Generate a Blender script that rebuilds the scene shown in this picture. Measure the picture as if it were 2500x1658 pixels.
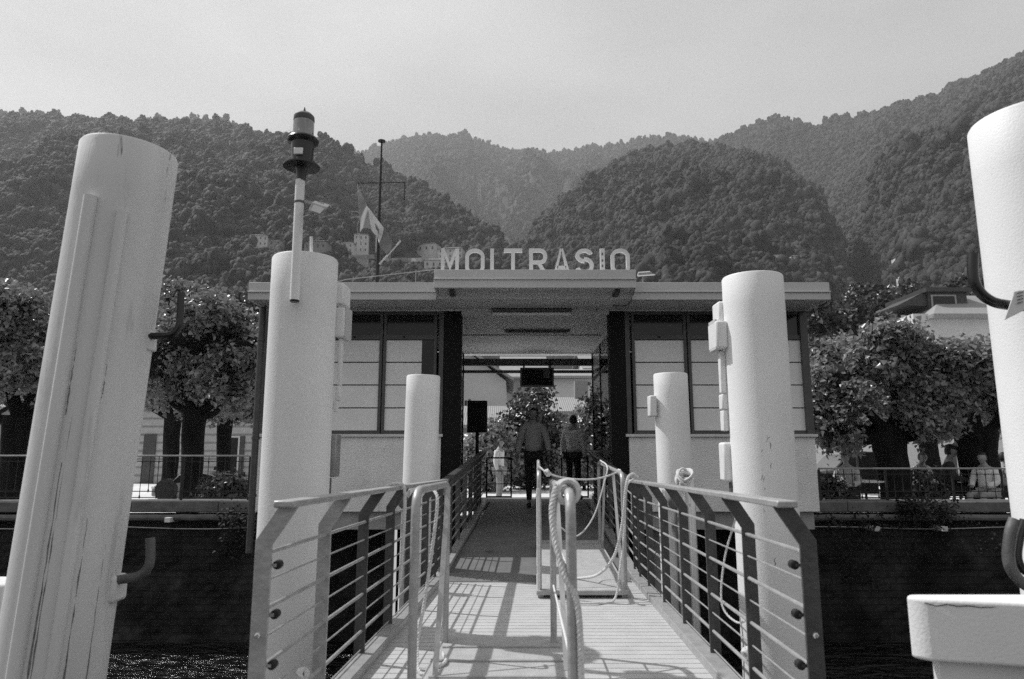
import bpy, bmesh, math, random
import numpy as np
from mathutils import Vector, Matrix, noise as mnoise
R = math.radians
for o in list(bpy.data.objects): bpy.data.objects.remove(o)
S = bpy.context.scene
COL = S.collection
# ------------------------------------------------------------------ camera
TH = R(9.41); F = 1667.0
cd = bpy.data.cameras.new('camera'); cam = bpy.data.objects.new('camera', cd); COL.objects.link(cam)
cam.location = (0, 0, 0); cam.rotation_euler = (math.pi/2 + TH, 0, 0)
cd.sensor_width = 36; cd.lens = 24.0; cd.clip_start = .05; cd.clip_end = 20000
cd.dof.use_dof = True; cd.dof.focus_distance = 10.5; cd.dof.aperture_fstop = 3.2
S.camera = cam
# ------------------------------------------------------------------ sky, sun, exposure
LD = Vector((.71, -.30, -1.0)).normalized()          # the way the light travels
w = bpy.data.worlds.new('World'); S.world = w; w.use_nodes = True
nt = w.node_tree; nt.nodes.clear()
def N(t, **k):
    n = nt.nodes.new(t)
    for a, b in k.items(): setattr(n, a, b)
    return n
sky = N('ShaderNodeTexSky', sky_type='NISHITA', sun_disc=False)
sky.sun_elevation = math.asin(-LD.z); sky.sun_rotation = math.atan2(-LD.x, -LD.y)
sky.air_density = 1.6; sky.dust_density = 4.0
bw = N('ShaderNodeRGBToBW')
mx = N('ShaderNodeMix', data_type='FLOAT'); mx.inputs[0].default_value = .72; mx.inputs[3].default_value = 5.05
tc = N('ShaderNodeTexCoord'); mp = N('ShaderNodeMapping'); mp.inputs['Scale'].default_value = (1.2, 1.2, 3.2)
nz = N('ShaderNodeTexNoise'); nz.inputs['Scale'].default_value = 1.6; nz.inputs['Detail'].default_value = 5
mr = N('ShaderNodeMapRange'); mr.inputs[1].default_value = .3; mr.inputs[2].default_value = .75; mr.inputs[3].default_value = .76; mr.inputs[4].default_value = 1.18
mu = N('ShaderNodeMath', operation='MULTIPLY')
bg = N('ShaderNodeBackground'); bg.inputs[1].default_value = .10
out = N('ShaderNodeOutputWorld')
L = nt.links.new
L(sky.outputs[0], bw.inputs[0]); L(bw.outputs[0], mx.inputs[2]); L(tc.outputs['Generated'], mp.inputs[0]); L(mp.outputs[0], nz.inputs[0])
L(nz.outputs[0], mr.inputs[0]); L(mx.outputs[0], mu.inputs[0]); L(mr.outputs[0], mu.inputs[1]); L(mu.outputs[0], bg.inputs[0]); L(bg.outputs[0], out.inputs[0])
sd = bpy.data.lights.new('sun', 'SUN'); sd.energy = 3.7; sd.angle = R(.53); sd.color = (1, 1, 1)
sun = bpy.data.objects.new('sun', sd); COL.objects.link(sun)
sun.rotation_euler = LD.to_track_quat('-Z', 'Y').to_euler()
S.view_settings.view_transform = 'Standard'; S.view_settings.look = 'None'
S.view_settings.gamma = 1; S.view_settings.exposure = 0.48
S.render.engine = 'CYCLES'
S.cycles.max_bounces = 6; S.cycles.transparent_max_bounces = 12; S.cycles.volume_bounces = 0; S.cycles.use_denoising = False
# ------------------------------------------------------------------ helpers
def pt(u, v, Y):
    """world point on the sight line through photograph pixel (2500 wide) at forward distance Y"""
    k = (829.0 - v)/F
    Z = Y*math.tan(TH + math.atan(k)); d = Y*math.cos(TH) + Z*math.sin(TH)
    return Vector(((u-1250.0)/F*d, Y, Z))
def p2(x, y, Y): return pt(x*1.0575, y*1.0575, Y)
def zat(y, Y): return p2(1182, y, Y).z
def mat(name, g, rough=.6, metal=0.0, var=.15, scale=4.0, bump=0.0, bscale=30.0, spec=.4, stretch=(1, 1, 1), stain=0.0, sscale=2.0, sdark=.35, trans=0.0, detail=5, chips=0.0, cscale=9.0, cstretch=(1, 1, .4)):
    m = bpy.data.materials.new(name); m.use_nodes = True; t = m.node_tree
    b = t.nodes['Principled BSDF']; b.inputs['Roughness'].default_value = rough; b.inputs['Metallic'].default_value = metal
    b.inputs['Specular IOR Level'].default_value = spec
    c = t.nodes.new('ShaderNodeTexCoord'); mp = t.nodes.new('ShaderNodeMapping'); mp.inputs['Scale'].default_value = stretch
    t.links.new(c.outputs['Object'], mp.inputs[0])
    n = t.nodes.new('ShaderNodeTexNoise'); n.inputs['Scale'].default_value = scale; n.inputs['Detail'].default_value = detail
    t.links.new(mp.outputs[0], n.inputs[0])
    r = t.nodes.new('ShaderNodeValToRGB'); r.color_ramp.elements[0].position = .3; r.color_ramp.elements[1].position = .7
    a, d = g*(1-var), min(1, g*(1+var))
    r.color_ramp.elements[0].color = (a, a, a, 1); r.color_ramp.elements[1].color = (d, d, d, 1)
    t.links.new(n.outputs[0], r.inputs[0]); colr = r.outputs[0]
    if stain:
        n2 = t.nodes.new('ShaderNodeTexNoise'); n2.inputs['Scale'].default_value = sscale; n2.inputs['Detail'].default_value = 8; n2.inputs['Roughness'].default_value = .65
        t.links.new(mp.outputs[0], n2.inputs[0])
        r2 = t.nodes.new('ShaderNodeValToRGB'); r2.color_ramp.elements[0].position = 1-stain-.06; r2.color_ramp.elements[1].position = 1-stain+.06
        r2.color_ramp.elements[0].color = (1, 1, 1, 1); r2.color_ramp.elements[1].color = (sdark, sdark, sdark, 1)
        t.links.new(n2.outputs[0], r2.inputs[0])
        mm = t.nodes.new('ShaderNodeMix'); mm.data_type = 'RGBA'; mm.blend_type = 'MULTIPLY'; mm.inputs[0].default_value = 1
        t.links.new(colr, mm.inputs[6]); t.links.new(r2.outputs[0], mm.inputs[7]); colr = mm.outputs[2]
    if chips:
        mp2 = t.nodes.new('ShaderNodeMapping'); mp2.inputs['Scale'].default_value = cstretch; t.links.new(c.outputs['Object'], mp2.inputs[0])
        n4 = t.nodes.new('ShaderNodeTexNoise'); n4.inputs['Scale'].default_value = cscale; n4.inputs['Detail'].default_value = 10; n4.inputs['Roughness'].default_value = .7
        t.links.new(mp2.outputs[0], n4.inputs[0])
        r4 = t.nodes.new('ShaderNodeValToRGB'); r4.color_ramp.elements[0].position = 1-chips-.015; r4.color_ramp.elements[1].position = 1-chips+.03
        r4.color_ramp.elements[0].color = (1, 1, 1, 1); r4.color_ramp.elements[1].color = (.22, .22, .22, 1)
        t.links.new(n4.outputs[0], r4.inputs[0])
        m4 = t.nodes.new('ShaderNodeMix'); m4.data_type = 'RGBA'; m4.blend_type = 'MULTIPLY'; m4.inputs[0].default_value = 1
        t.links.new(colr, m4.inputs[6]); t.links.new(r4.outputs[0], m4.inputs[7]); colr = m4.outputs[2]
    t.links.new(colr, b.inputs['Base Color'])
    if bump:
        n3 = t.nodes.new('ShaderNodeTexNoise'); n3.inputs['Scale'].default_value = bscale; n3.inputs['Detail'].default_value = 4
        t.links.new(mp.outputs[0], n3.inputs[0])
        bp = t.nodes.new('ShaderNodeBump'); bp.inputs['Strength'].default_value = bump; bp.inputs['Distance'].default_value = .02
        t.links.new(n3.outputs[0], bp.inputs['Height']); t.links.new(bp.outputs[0], b.inputs['Normal'])
    if trans:
        o = t.nodes['Material Output']; tr = t.nodes.new('ShaderNodeBsdfTranslucent'); ms = t.nodes.new('ShaderNodeMixShader'); ms.inputs[0].default_value = trans
        t.links.new(colr, tr.inputs[0]); t.links.new(b.outputs[0], ms.inputs[1]); t.links.new(tr.outputs[0], ms.inputs[2]); t.links.new(ms.outputs[0], o.inputs[0])
    return m
M = {}
M['pile'] = mat('white_pile_paint', .76, .5, var=.04, scale=2.5, bump=.12, bscale=90, stain=.28, sscale=3.2, sdark=.82, chips=.27, cscale=5, spec=.3)
M['pile_worn'] = mat('scuffed_white_paint', .66, .55, var=.07, scale=3, bump=.12, bscale=60, stretch=(2.2, 2.2, .3), stain=.36, sscale=2.4, sdark=.68, chips=.315, cscale=6, cstretch=(1.6, 1.6, .16), spec=.25)
M['white'] = mat('white_paint', .70, .5, var=.06, scale=5, stain=.2, sdark=.7)
M['white_rust'] = mat('rusted_white_paint', .55, .6, var=.1, scale=8, stain=.42, sscale=7, sdark=.25, stretch=(1, 1, .5), bump=.4)
M['rust'] = mat('dark_rust_stain', .17, .9, var=.5, scale=30)  # dark tone for the scuffs and the thin streaks on the piles
M['fascia'] = mat('light_grey_fascia', .5, .55, var=.07, scale=1.2, stain=.24, sdark=.8, stretch=(.6, 1, 2))
M['ceiling'] = mat('passage_ceiling', .72, .8, var=.07, scale=1.5)
M['soffit'] = mat('soffit_board', .6, .7, var=.07, scale=1.5, stain=.3, sdark=.75)
M['stucco'] = mat('rough_light_render', .76, .9, var=.07, scale=3, bump=.9, bscale=45, stain=.33, sscale=1.8, sdark=.7, chips=.30, cscale=4, spec=.2)
M['slab'] = mat('concrete_slab', .33, .9, var=.12, scale=3, bump=.5, bscale=30, stain=.3)
M['frame'] = mat('dark_window_frame', .022, .5, spec=.2, var=.2, scale=6)
M['frame_lit'] = mat('grey_window_frame', .075, .45, var=.15, scale=6)
M['column'] = mat('near_black_column', .006, .5, var=.2, scale=6, spec=.12)
M['panel'] = mat('pale_roller_blind', .78, .6, var=.05, scale=2, stain=.16, sdark=.85)
M['galv'] = mat('galvanised_steel', .30, .45, .55, var=.16, scale=9, stain=.3, sdark=.7, bump=.15)
M['galv_dark'] = mat('weathered_dark_steel', .12, .55, .3, var=.25, scale=9, stain=.35, sdark=.6, bump=.2)
M['rail_steel'] = mat('grey_painted_steel', .075, .45, .3, var=.18, scale=10, stain=.3, sdark=.7, bump=.2)  # dark tone that also carries the shade on the gangway posts
M['rail_light'] = mat('pale_scuffed_steel', .38, .42, .3, var=.14, scale=12, stain=.25, sdark=.65, bump=.2)
M['alu'] = mat('bare_aluminium', .62, .3, .8, var=.08, scale=8)
M['rope'] = mat('white_rope', .60, .95, var=.12, scale=40, stretch=(1, 1, 1))
M['rubber'] = mat('black_rubber', .012, .6, var=.2)
M['black'] = mat('black_enamel', .014, .28, var=.2, spec=.5)
M['grille'] = mat('black_iron', .025, .5, .3, var=.2)
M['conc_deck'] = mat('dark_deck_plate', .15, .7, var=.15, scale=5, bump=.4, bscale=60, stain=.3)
M['grit'] = mat('gritty_grey_coating', .42, .85, var=.1, scale=10, bump=.6, bscale=150, stain=.3, sdark=.75)
M['coping'] = mat('coping_stone', .13, .9, var=.3, scale=4, bump=.8, bscale=14, stain=.4, sdark=.5)
M['plaza'] = mat('pale_paving', .62, .85, var=.1, scale=.8, bump=.2, bscale=10, stain=.2)
M['ground'] = mat('hill_earth', .045, .95, var=.3, scale=.02, bump=.4, bscale=.3)
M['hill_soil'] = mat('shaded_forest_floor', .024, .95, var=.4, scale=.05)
M['trunk'] = mat('tree_bark', .012, .95, spec=.1, var=.4, scale=6, stretch=(1, 1, .25), bump=1, bscale=12)
M['leaf'] = mat('broad_leaf', .24, .3, var=.4, scale=2.2, spec=.8, trans=.38)
M['leaf_core'] = mat('inner_foliage', .006, .9, var=.3, scale=4, bump=1, bscale=9)  # near-black tone that holds the shade inside a crown
M['leaf_dark'] = mat('dark_glossy_leaf', .055, .33, var=.4, scale=3, spec=.5, trans=.1)
M['ivy'] = mat('ivy_leaf', .02, .6, var=.5, scale=3, spec=.15, trans=.1)
M['forest'] = mat('forest_foliage', .042, .8, var=.6, scale=.13, spec=.15, detail=6, bump=.8, bscale=.9)
M['h_wall'] = mat('pale_house_wall', .55, .9, var=.08, scale=.7, stain=.25, sdark=.8)
M['h_wall2'] = mat('grey_house_wall', .24, .9, var=.08, scale=.7, stain=.25, sdark=.8)
M['shutter'] = mat('dark_shutter', .06, .6)
M['pane'] = mat('dark_window_glass', .008, .1, spec=.4)
M['metal_roof'] = mat('dark_metal_cladding', .05, .5, var=.15)
M['skin'] = mat('skin', .28, .55, var=.08)
M['hair'] = mat('dark_hair', .02, .6)
M['shirt_mid'] = mat('grey_shirt', .42, .85, var=.08, scale=6, bump=.3, bscale=12)
M['shirt_pale'] = mat('pale_shirt', .68, .85, var=.06, scale=6, bump=.3, bscale=12)
M['shirt_dark'] = mat('dark_cloth', .04, .85, var=.1, scale=6)
M['trouser'] = mat('black_trousers', .015, .85)
M['trouser_pale'] = mat('pale_trousers', .3, .85)
M['canvas'] = mat('parasol_canvas', .34, .85, var=.08, scale=2, trans=.2)
M['canvas_white'] = mat('white_canvas', .7, .85, var=.05, scale=2)
M['flag_dark'] = mat('flag_dark_band', .2, .85, trans=.25, var=.05)
M['flag_pale'] = mat('flag_pale_band', .62, .85, trans=.25, var=.04)
M['flag_mid'] = mat('flag_outer_band', .34, .85, trans=.25, var=.05)
M['flower'] = mat('pale_flower', .6, .8, var=.2, scale=20)
M['car'] = mat('grey_car_paint', .2, .25, .3, var=.02)

def waves_mat(name, g, scale, axis='Y', depth=.5, rough=.6, dist=.3, mixg=.75, prof='SIN'):
    m = mat(name, g, rough, var=.08, scale=4, stain=.25, sdark=.8)
    t = m.node_tree; b = t.nodes['Principled BSDF']
    c = t.nodes.new('ShaderNodeTexCoord'); wv = t.nodes.new('ShaderNodeTexWave'); wv.bands_direction = axis; wv.wave_profile = prof
    wv.inputs['Scale'].default_value = scale; wv.inputs['Distortion'].default_value = dist
    t.links.new(c.outputs['Object'], wv.inputs[0])
    bp = t.nodes.new('ShaderNodeBump'); bp.inputs['Strength'].default_value = depth; bp.inputs['Distance'].default_value = .01
    t.links.new(wv.outputs[1], bp.inputs['Height']); t.links.new(bp.outputs[0], b.inputs['Normal'])
    src = b.inputs['Base Color'].links[0].from_socket
    rr = t.nodes.new('ShaderNodeMapRange'); rr.inputs[1].default_value = 0; rr.inputs[2].default_value = .35; rr.inputs[3].default_value = mixg; rr.inputs[4].default_value = 1
    t.links.new(wv.outputs[1], rr.inputs[0])
    mm = t.nodes.new('ShaderNodeMix'); mm.data_type = 'RGBA'; mm.blend_type = 'MULTIPLY'; mm.inputs[0].default_value = 1
    t.links.new(src, mm.inputs[6]); t.links.new(rr.outputs[0], mm.inputs[7]); t.links.new(mm.outputs[2], b.inputs['Base Color'])
    return m
M['board'] = waves_mat('ribbed_deck_board', .52, 16, 'Y', .5, .65, .15, .72)
M['tile'] = waves_mat('clay_tile_roof', .33, 3.4, 'X', 1.0, .85, .3, .45)
M['tile_y'] = waves_mat('clay_tile_roof_side', .33, 3.4, 'Y', 1.0, .85, .3, .45)
M['siding'] = waves_mat('horizontal_cladding', .38, .9, 'Z', .4, .8, 0, .55)
def stone_mat():
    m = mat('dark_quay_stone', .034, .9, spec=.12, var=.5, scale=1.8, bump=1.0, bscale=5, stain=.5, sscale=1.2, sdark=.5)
    t = m.node_tree; b = t.nodes['Principled BSDF']
    c = t.nodes.new('ShaderNodeTexCoord'); mp = t.nodes.new('ShaderNodeMapping'); mp.inputs['Rotation'].default_value = (R(90), 0, 0)
    t.links.new(c.outputs['Object'], mp.inputs[0])
    br = t.nodes.new('ShaderNodeTexBrick'); br.inputs['Scale'].default_value = 2.2; br.inputs['Mortar Size'].default_value = .03; br.inputs['Mortar Smooth'].default_value = .6
    t.links.new(mp.outputs[0], br.inputs[0])
    old = b.inputs['Normal'].links[0].from_node
    bp = t.nodes.new('ShaderNodeBump'); bp.inputs['Strength'].default_value = .9; bp.inputs['Distance'].default_value = -.04
    t.links.new(br.outputs['Fac'], bp.inputs['Height']); t.links.new(old.outputs[0], bp.inputs['Normal']); t.links.new(bp.outputs[0], b.inputs['Normal'])
    return m
M['stone'] = stone_mat()
def glass_mat(name, tint=.9, refl=.12):
    m = bpy.data.materials.new(name); m.use_nodes = True; t = m.node_tree; t.nodes.clear()
    o = t.nodes.new('ShaderNodeOutputMaterial'); a = t.nodes.new('ShaderNodeBsdfTransparent'); a.inputs[0].default_value = (tint,)*3 + (1,)
    g = t.nodes.new('ShaderNodeBsdfGlossy'); g.inputs['Roughness'].default_value = .02; g.inputs[0].default_value = (.9, .9, .9, 1)
    f = t.nodes.new('ShaderNodeLayerWeight'); f.inputs[0].default_value = .35
    ms = t.nodes.new('ShaderNodeMixShader'); ml = t.nodes.new('ShaderNodeMath'); ml.operation = 'MULTIPLY_ADD'; ml.inputs[1].default_value = .6; ml.inputs[2].default_value = refl*.4
    t.links.new(f.outputs['Fresnel'], ml.inputs[0]); t.links.new(ml.outputs[0], ms.inputs[0]); t.links.new(a.outputs[0], ms.inputs[1]); t.links.new(g.outputs[0], ms.inputs[2]); t.links.new(ms.outputs[0], o.inputs[0])
    return m
M['glass'] = glass_mat('corridor_glass', .55)
M['clear'] = glass_mat('window_glass', .92)
M['lens'] = glass_mat('lantern_glass', .45, .5)
def water_mat():
    m = bpy.data.materials.new('lake_water'); m.use_nodes = True; t = m.node_tree; b = t.nodes['Principled BSDF']
    b.inputs['Base Color'].default_value = (.004, .004, .004, 1); b.inputs['Roughness'].default_value = .17; b.inputs['IOR'].default_value = 1.33
    c = t.nodes.new('ShaderNodeTexCoord'); n = t.nodes.new('ShaderNodeTexNoise'); n.inputs['Scale'].default_value = 2.6; n.inputs['Detail'].default_value = 5; n.inputs['Distortion'].default_value = 1.0
    mp = t.nodes.new('ShaderNodeMapping'); mp.inputs['Scale'].default_value = (.8, 1.5, 1)
    t.links.new(c.outputs['Object'], mp.inputs[0]); t.links.new(mp.outputs[0], n.inputs[0])
    bp = t.nodes.new('ShaderNodeBump'); bp.inputs['Strength'].default_value = 1; bp.inputs['Distance'].default_value = .32
    t.links.new(n.outputs[0], bp.inputs['Height']); t.links.new(bp.outputs[0], b.inputs['Normal'])
    return m
M['water'] = water_mat()

def wloc(o):
    v = Vector((0, 0, 0))
    while o is not None: v += Vector(o.location); o = o.parent
    return v
class MB:
    def __init__(s): s.v = []; s.f = []
    def add(s, vs, fs):
        b = len(s.v); s.v += [tuple(x) for x in vs]; s.f += [tuple(i+b for i in f) for f in fs]; return s
    def box(s, a, b, mtx=None):
        x0, y0, z0 = a; x1, y1, z1 = b
        vs = [(x0,y0,z0),(x1,y0,z0),(x1,y1,z0),(x0,y1,z0),(x0,y0,z1),(x1,y0,z1),(x1,y1,z1),(x0,y1,z1)]
        if mtx is not None: vs = [mtx @ Vector(p) for p in vs]
        return s.add(vs, [(0,3,2,1),(4,5,6,7),(0,1,5,4),(1,2,6,5),(2,3,7,6),(3,0,4,7)])
    def hexa(s, vs): return s.add(vs, [(0,3,2,1),(4,5,6,7),(0,1,5,4),(1,2,6,5),(2,3,7,6),(3,0,4,7)])
    def bar(s, p, q, wx, wz, up=(0, 0, 1)):
        p, q = Vector(p), Vector(q); d = (q-p).normalized(); up = Vector(up)
        if abs(d.dot(up)) > .98: up = Vector((0, 1, 0))
        sx = d.cross(up).normalized()*wx/2; sz = sx.cross(d).normalized()*wz/2
        return s.hexa([p-sx-sz, p+sx-sz, q+sx-sz, q-sx-sz, p-sx+sz, p+sx+sz, q+sx+sz, q-sx+sz])
    def tube(s, pts, r, n=10, cap=True):
        pts = [Vector(p) for p in pts]; k = len(pts); rs = r if isinstance(r, (list, tuple)) else [r]*k
        t0 = (pts[1]-pts[0]).normalized(); a = Vector((0, 0, 1)) if abs(t0.z) < .9 else Vector((1, 0, 0))
        nrm = t0.cross(a).normalized(); rings = []; vs = []; fs = []
        for i, p in enumerate(pts):
            t = (pts[min(i+1, k-1)]-pts[max(i-1, 0)]).normalized()
            nrm = (nrm - t*nrm.dot(t)).normalized(); b = t.cross(nrm)
            for j in range(n):
                q = 2*math.pi*j/n; vs.append(p + (nrm*math.cos(q)+b*math.sin(q))*rs[i])
        for i in range(k-1):
            for j in range(n):
                fs.append((i*n+j, i*n+(j+1) % n, (i+1)*n+(j+1) % n, (i+1)*n+j))
        if cap: fs.append(tuple(reversed(range(n)))); fs.append(tuple((k-1)*n+j for j in range(n)))
        return s.add(vs, fs)
    def lathe(s, prof, c=(0, 0, 0), n=32, axis=None):
        c = Vector(c); vs = []; fs = []; k = len(prof)
        for (r, z) in prof:
            for j in range(n):
                q = 2*math.pi*j/n; p = Vector((r*math.cos(q), r*math.sin(q), z))
                if axis is not None: p = axis @ p
                vs.append(c+p)
        for i in range(k-1):
            for j in range(n): fs.append((i*n+j, i*n+(j+1) % n, (i+1)*n+(j+1) % n, (i+1)*n+j))
        fs.append(tuple(reversed(range(n)))); fs.append(tuple((k-1)*n+j for j in range(n)))
        return s.add(vs, fs)
    def prism(s, poly, y0, y1, plane='XZ', off=(0, 0, 0)):
        n = len(poly); vs = []; ox, oy, oz = off
        for y in (y0, y1):
            for (a, b) in poly:
                vs.append({'XZ': (a+ox, y+oy, b+oz), 'YZ': (y+ox, a+oy, b+oz), 'XY': (a+ox, b+oy, y+oz)}[plane])
        fs = [tuple(range(n)), tuple(reversed(range(n, 2*n)))] + [(i, i+n, (i+1) % n+n, (i+1) % n) for i in range(n)]
        return s.add(vs, fs)
    def build(s, name, m, parent=None, smooth=35, bevel=0, segs=2, label=None, base=None):
        me = bpy.data.meshes.new(name)
        if parent is not None: off = wloc(parent)
        elif base is not None: off = Vector(base)
        else:
            A = np.array(s.v); off = Vector(((A[:, 0].min()+A[:, 0].max())/2, (A[:, 1].min()+A[:, 1].max())/2, A[:, 2].min()))
        me.from_pydata([tuple(Vector(p)-off) for p in s.v], [], s.f)
        bm = bmesh.new(); bm.from_mesh(me); bmesh.ops.recalc_face_normals(bm, faces=bm.faces); bm.to_mesh(me); bm.free()
        me.materials.append(m)
        if smooth: me.shade_smooth(); me.set_sharp_from_angle(angle=R(smooth))
        o = bpy.data.objects.new(name, me); COL.objects.link(o)
        if parent is None: o.location = off
        else: o.parent = parent
        if bevel:
            b = o.modifiers.new('bevel', 'BEVEL'); b.width = bevel; b.segments = segs; b.limit_method = 'ANGLE'; b.angle_limit = R(40); b.harden_normals = False
        if label: o['label'] = label
        return o
def tag(o, label, cat, group=None, kind=None):
    if label: o['label'] = label
    if cat: o['category'] = cat
    if group: o['group'] = group
    if kind: o['kind'] = kind
    return o
def thing(name, loc, label, cat, group=None, rz=0):
    o = bpy.data.objects.new(name, None); o.empty_display_size = .2; COL.objects.link(o); o.location = loc; o.rotation_euler = (0, 0, rz)
    return tag(o, label, cat, group)
def copy_tree(o, parent=None, loc=None, rz=None, scale=None, label=None, group=None):
    c = o.copy(); COL.objects.link(c); c.parent = parent
    if loc is not None: c.location = loc
    if rz is not None: c.rotation_euler = (0, 0, rz)
    if scale is not None: c.scale = scale
    if label: c['label'] = label
    if group: c['group'] = group
    for ch in [x for x in bpy.data.objects if x.parent == o]: copy_tree(ch, c)
    return c
def struct(o, label=None):
    o['kind'] = 'structure'
    return o
def bez(p0, p1, p2_, n=10):
    p0, p1, p2_ = Vector(p0), Vector(p1), Vector(p2_)
    return [(1-t)**2*p0+2*t*(1-t)*p1+t*t*p2_ for t in [i/n for i in range(n+1)]]
def catmull(P, n=6):
    P = [Vector(p) for p in P]; Q = [P[0]*2-P[1]] + P + [P[-1]*2-P[-2]]; o = []
    for i in range(1, len(Q)-2):
        a, b, c, d = Q[i-1:i+3]
        for k in range(n):
            t = k/n; o.append(.5*((2*b)+(c-a)*t+(2*a-5*b+4*c-d)*t*t+(3*b-a-3*c+d)*t**3))
    o.append(P[-1]); return o
def ropemesh(mb, pts, r=.011, pitch=.06, n=6):
    """a laid rope: three strands wound round the path"""
    pts = catmull(pts, 8); d = 0; acc = [0]
    for i in range(1, len(pts)): d += (pts[i]-pts[i-1]).length; acc.append(d)
    m = max(12, int(d/(pitch/6))); m = min(m, 420)
    P = []
    for k in range(m+1):
        s_ = d*k/m; i = max(1, min(len(pts)-1, next((j for j, a in enumerate(acc) if a >= s_), len(pts)-1)))
        t = (s_-acc[i-1])/max(1e-6, acc[i]-acc[i-1]); P.append(pts[i-1].lerp(pts[i], t))
    t0 = (P[1]-P[0]).normalized(); a = Vector((0, 0, 1)) if abs(t0.z) < .9 else Vector((1, 0, 0)); nrm = t0.cross(a).normalized()
    st = [[], [], []]
    for k, p in enumerate(P):
        t = (P[min(k+1, m)]-P[max(k-1, 0)]).normalized(); nrm = (nrm-t*nrm.dot(t)).normalized(); b = t.cross(nrm)
        for j in range(3):
            q = 2*math.pi*(j/3 + d*k/m/pitch); st[j].append(p+(nrm*math.cos(q)+b*math.sin(q))*r*.5)
    for j in range(3): mb.tube(st[j], r*.58, n)
    return mb
WATER = -3.2; G = -.86; G2 = -1.32
# ------------------------------------------------------------------ ground, water
o = MB().add([(-3000, -3000, WATER), (3000, -3000, WATER), (3000, 12.7, WATER), (-3000, 12.7, WATER)], [(0, 1, 2, 3)]).build('water', M['water'], base=(0, 0, WATER)); struct(o)
o = MB().add([(-3000, 12.95, G2), (3000, 12.95, G2), (3000, 4000, G2), (-3000, 4000, G2)], [(0, 1, 2, 3)]).build('ground', M['ground'], base=(0, 12, G)); struct(o)
o = MB().add([(-60, 12.96, G2+.004), (60, 12.96, G2+.004), (60, 60, G2+.004), (-60, 60, G2+.004)], [(0, 1, 2, 3)]).build('pavement', M['plaza'], base=(0, 12, G)); struct(o)
# ------------------------------------------------------------------ quay wall (dark stone with coping and round moulding)
def quay(x0, x1, label):
    t = thing('quay_wall', ((x0+x1)/2, 12.6, WATER-1), label, 'wall', 'stone quay walls either side of the shelter')
    nx, nz = 90, 26; vs = []; fs = []
    for j in range(nz+1):
        for i in range(nx+1):
            x = x0+(x1-x0)*i/nx; z = WATER-.8+(G-.2-WATER+.8)*j/nz
            vs.append((x, 12.55-.09*mnoise.noise(Vector((x*1.9, z*3.1, 3)))-.05*mnoise.noise(Vector((x*6, z*8, 7)))-.25*(1-j/nz), z))
    for j in range(nz):
        for i in range(nx): a = j*(nx+1)+i; fs.append((a, a+1, a+nx+2, a+nx+1))
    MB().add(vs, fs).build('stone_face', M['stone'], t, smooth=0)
    mb = MB(); k = int((x1-x0)/1.4)
    rr = random.Random(4)
    for i in range(k):
        a = x0+(x1-x0)*i/k; b = x0+(x1-x0)*(i+1)/k; d = rr.uniform(-.012, .012)
        mb.box((a+.004, 12.36+d, G-.18), (b-.004, 12.95, G+.012+d*.4))
    mb.build('coping', M['coping'], t, bevel=.02)
    pts = [(x0+(x1-x0)*i/60, 12.36+rr.uniform(-.006, .006), G-.265+rr.uniform(-.008, .008)) for i in range(61)]
    MB().tube(pts, .055, 10).build('round_moulding', M['coping'], t)
    pts = [(x0+(x1-x0)*i/30, 12.33, G-.44-.02*math.sin(i*.9)) for i in range(31)]
    MB().tube(pts, .011, 6).build('service_cable', M['galv'], t)
    return t
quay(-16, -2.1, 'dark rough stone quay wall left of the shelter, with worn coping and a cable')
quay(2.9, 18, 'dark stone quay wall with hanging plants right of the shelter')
# hidden middle of the quay under the shelter
struct(MB().box((-2.1, 12.9, WATER-1), (2.9, 13.3, G2-.01)).build('ground', M['stone']))
def lampbox(u, v):
    p = pt(u, v, 12.2); t = thing('wall_bracket', p, '', 'bracket'); return t
for u, v, lab in ((2143, 1292, 'small pale tag fixed on the dark right quay wall, nearer the shelter'), (2308, 1292, 'small pale tag fixed on the dark right quay wall, nearer the leaning pile'), (408, 1270, 'small pale tag on the dark left quay wall under the cable')):
    p = pt(u, v, 12.2)
    o = MB().box(p+Vector((-.05, 0, -.04)), p+Vector((.05, .35, .04)), None).build('wall_tag', M['white'], bevel=.005); tag(o, lab, 'tag', 'small tags on the quay wall')

# ------------------------------------------------------------------ quay railings
def railing(x0, x1, label, ztop):
    t = thing('quay_railing', ((x0+x1)/2, 12.62, G), label, 'railing', 'iron railings along the quay')
    MB().box((x0, 12.595, ztop-.03), (x1, 12.645, ztop)).build('top_rail', M['galv'], t, bevel=.006)
    MB().bar((x0, 12.62, ztop-.115), (x1, 12.62, ztop-.115), .02, .014).build('upper_bar', M['grille'], t)
    MB().bar((x0, 12.62, G+.17), (x1, 12.62, G+.17), .02, .014).build('middle_bar', M['grille'], t)
    MB().bar((x0, 12.62, G+.06), (x1, 12.62, G+.06), .02, .014).build('lower_bar', M['grille'], t)
    n = int((x1-x0)/.15)
    for i in range(n+1):
        x = x0+(x1-x0)*i/n
        if i % 8 == 0: MB().box((x-.016, 12.60, G), (x+.016, 12.64, ztop-.03)).build('post', M['grille'], t)
        else:
            lo = G+.06 if i % 2 else G+.17
            MB().lathe([(.006, lo-.02), (.016, lo+.0), (.016, lo+.02), (.007, lo+.05), (.007, ztop-.16), (.014, ztop-.13), (.007, ztop-.10), (.007, ztop-.03)], (x, 12.62, 0), 6).build('baluster', M['grille'], t)
railing(-9.6, pt(612, 1110, 12.62).x, 'black iron quay railing with pale top rail left of the shelter', pt(300, 1111, 12.62).z)
railing(pt(1998, 1140, 12.62).x, 10.4, 'black iron quay railing right of the shelter in front of the seated people', pt(2200, 1142, 12.62).z)

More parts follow.
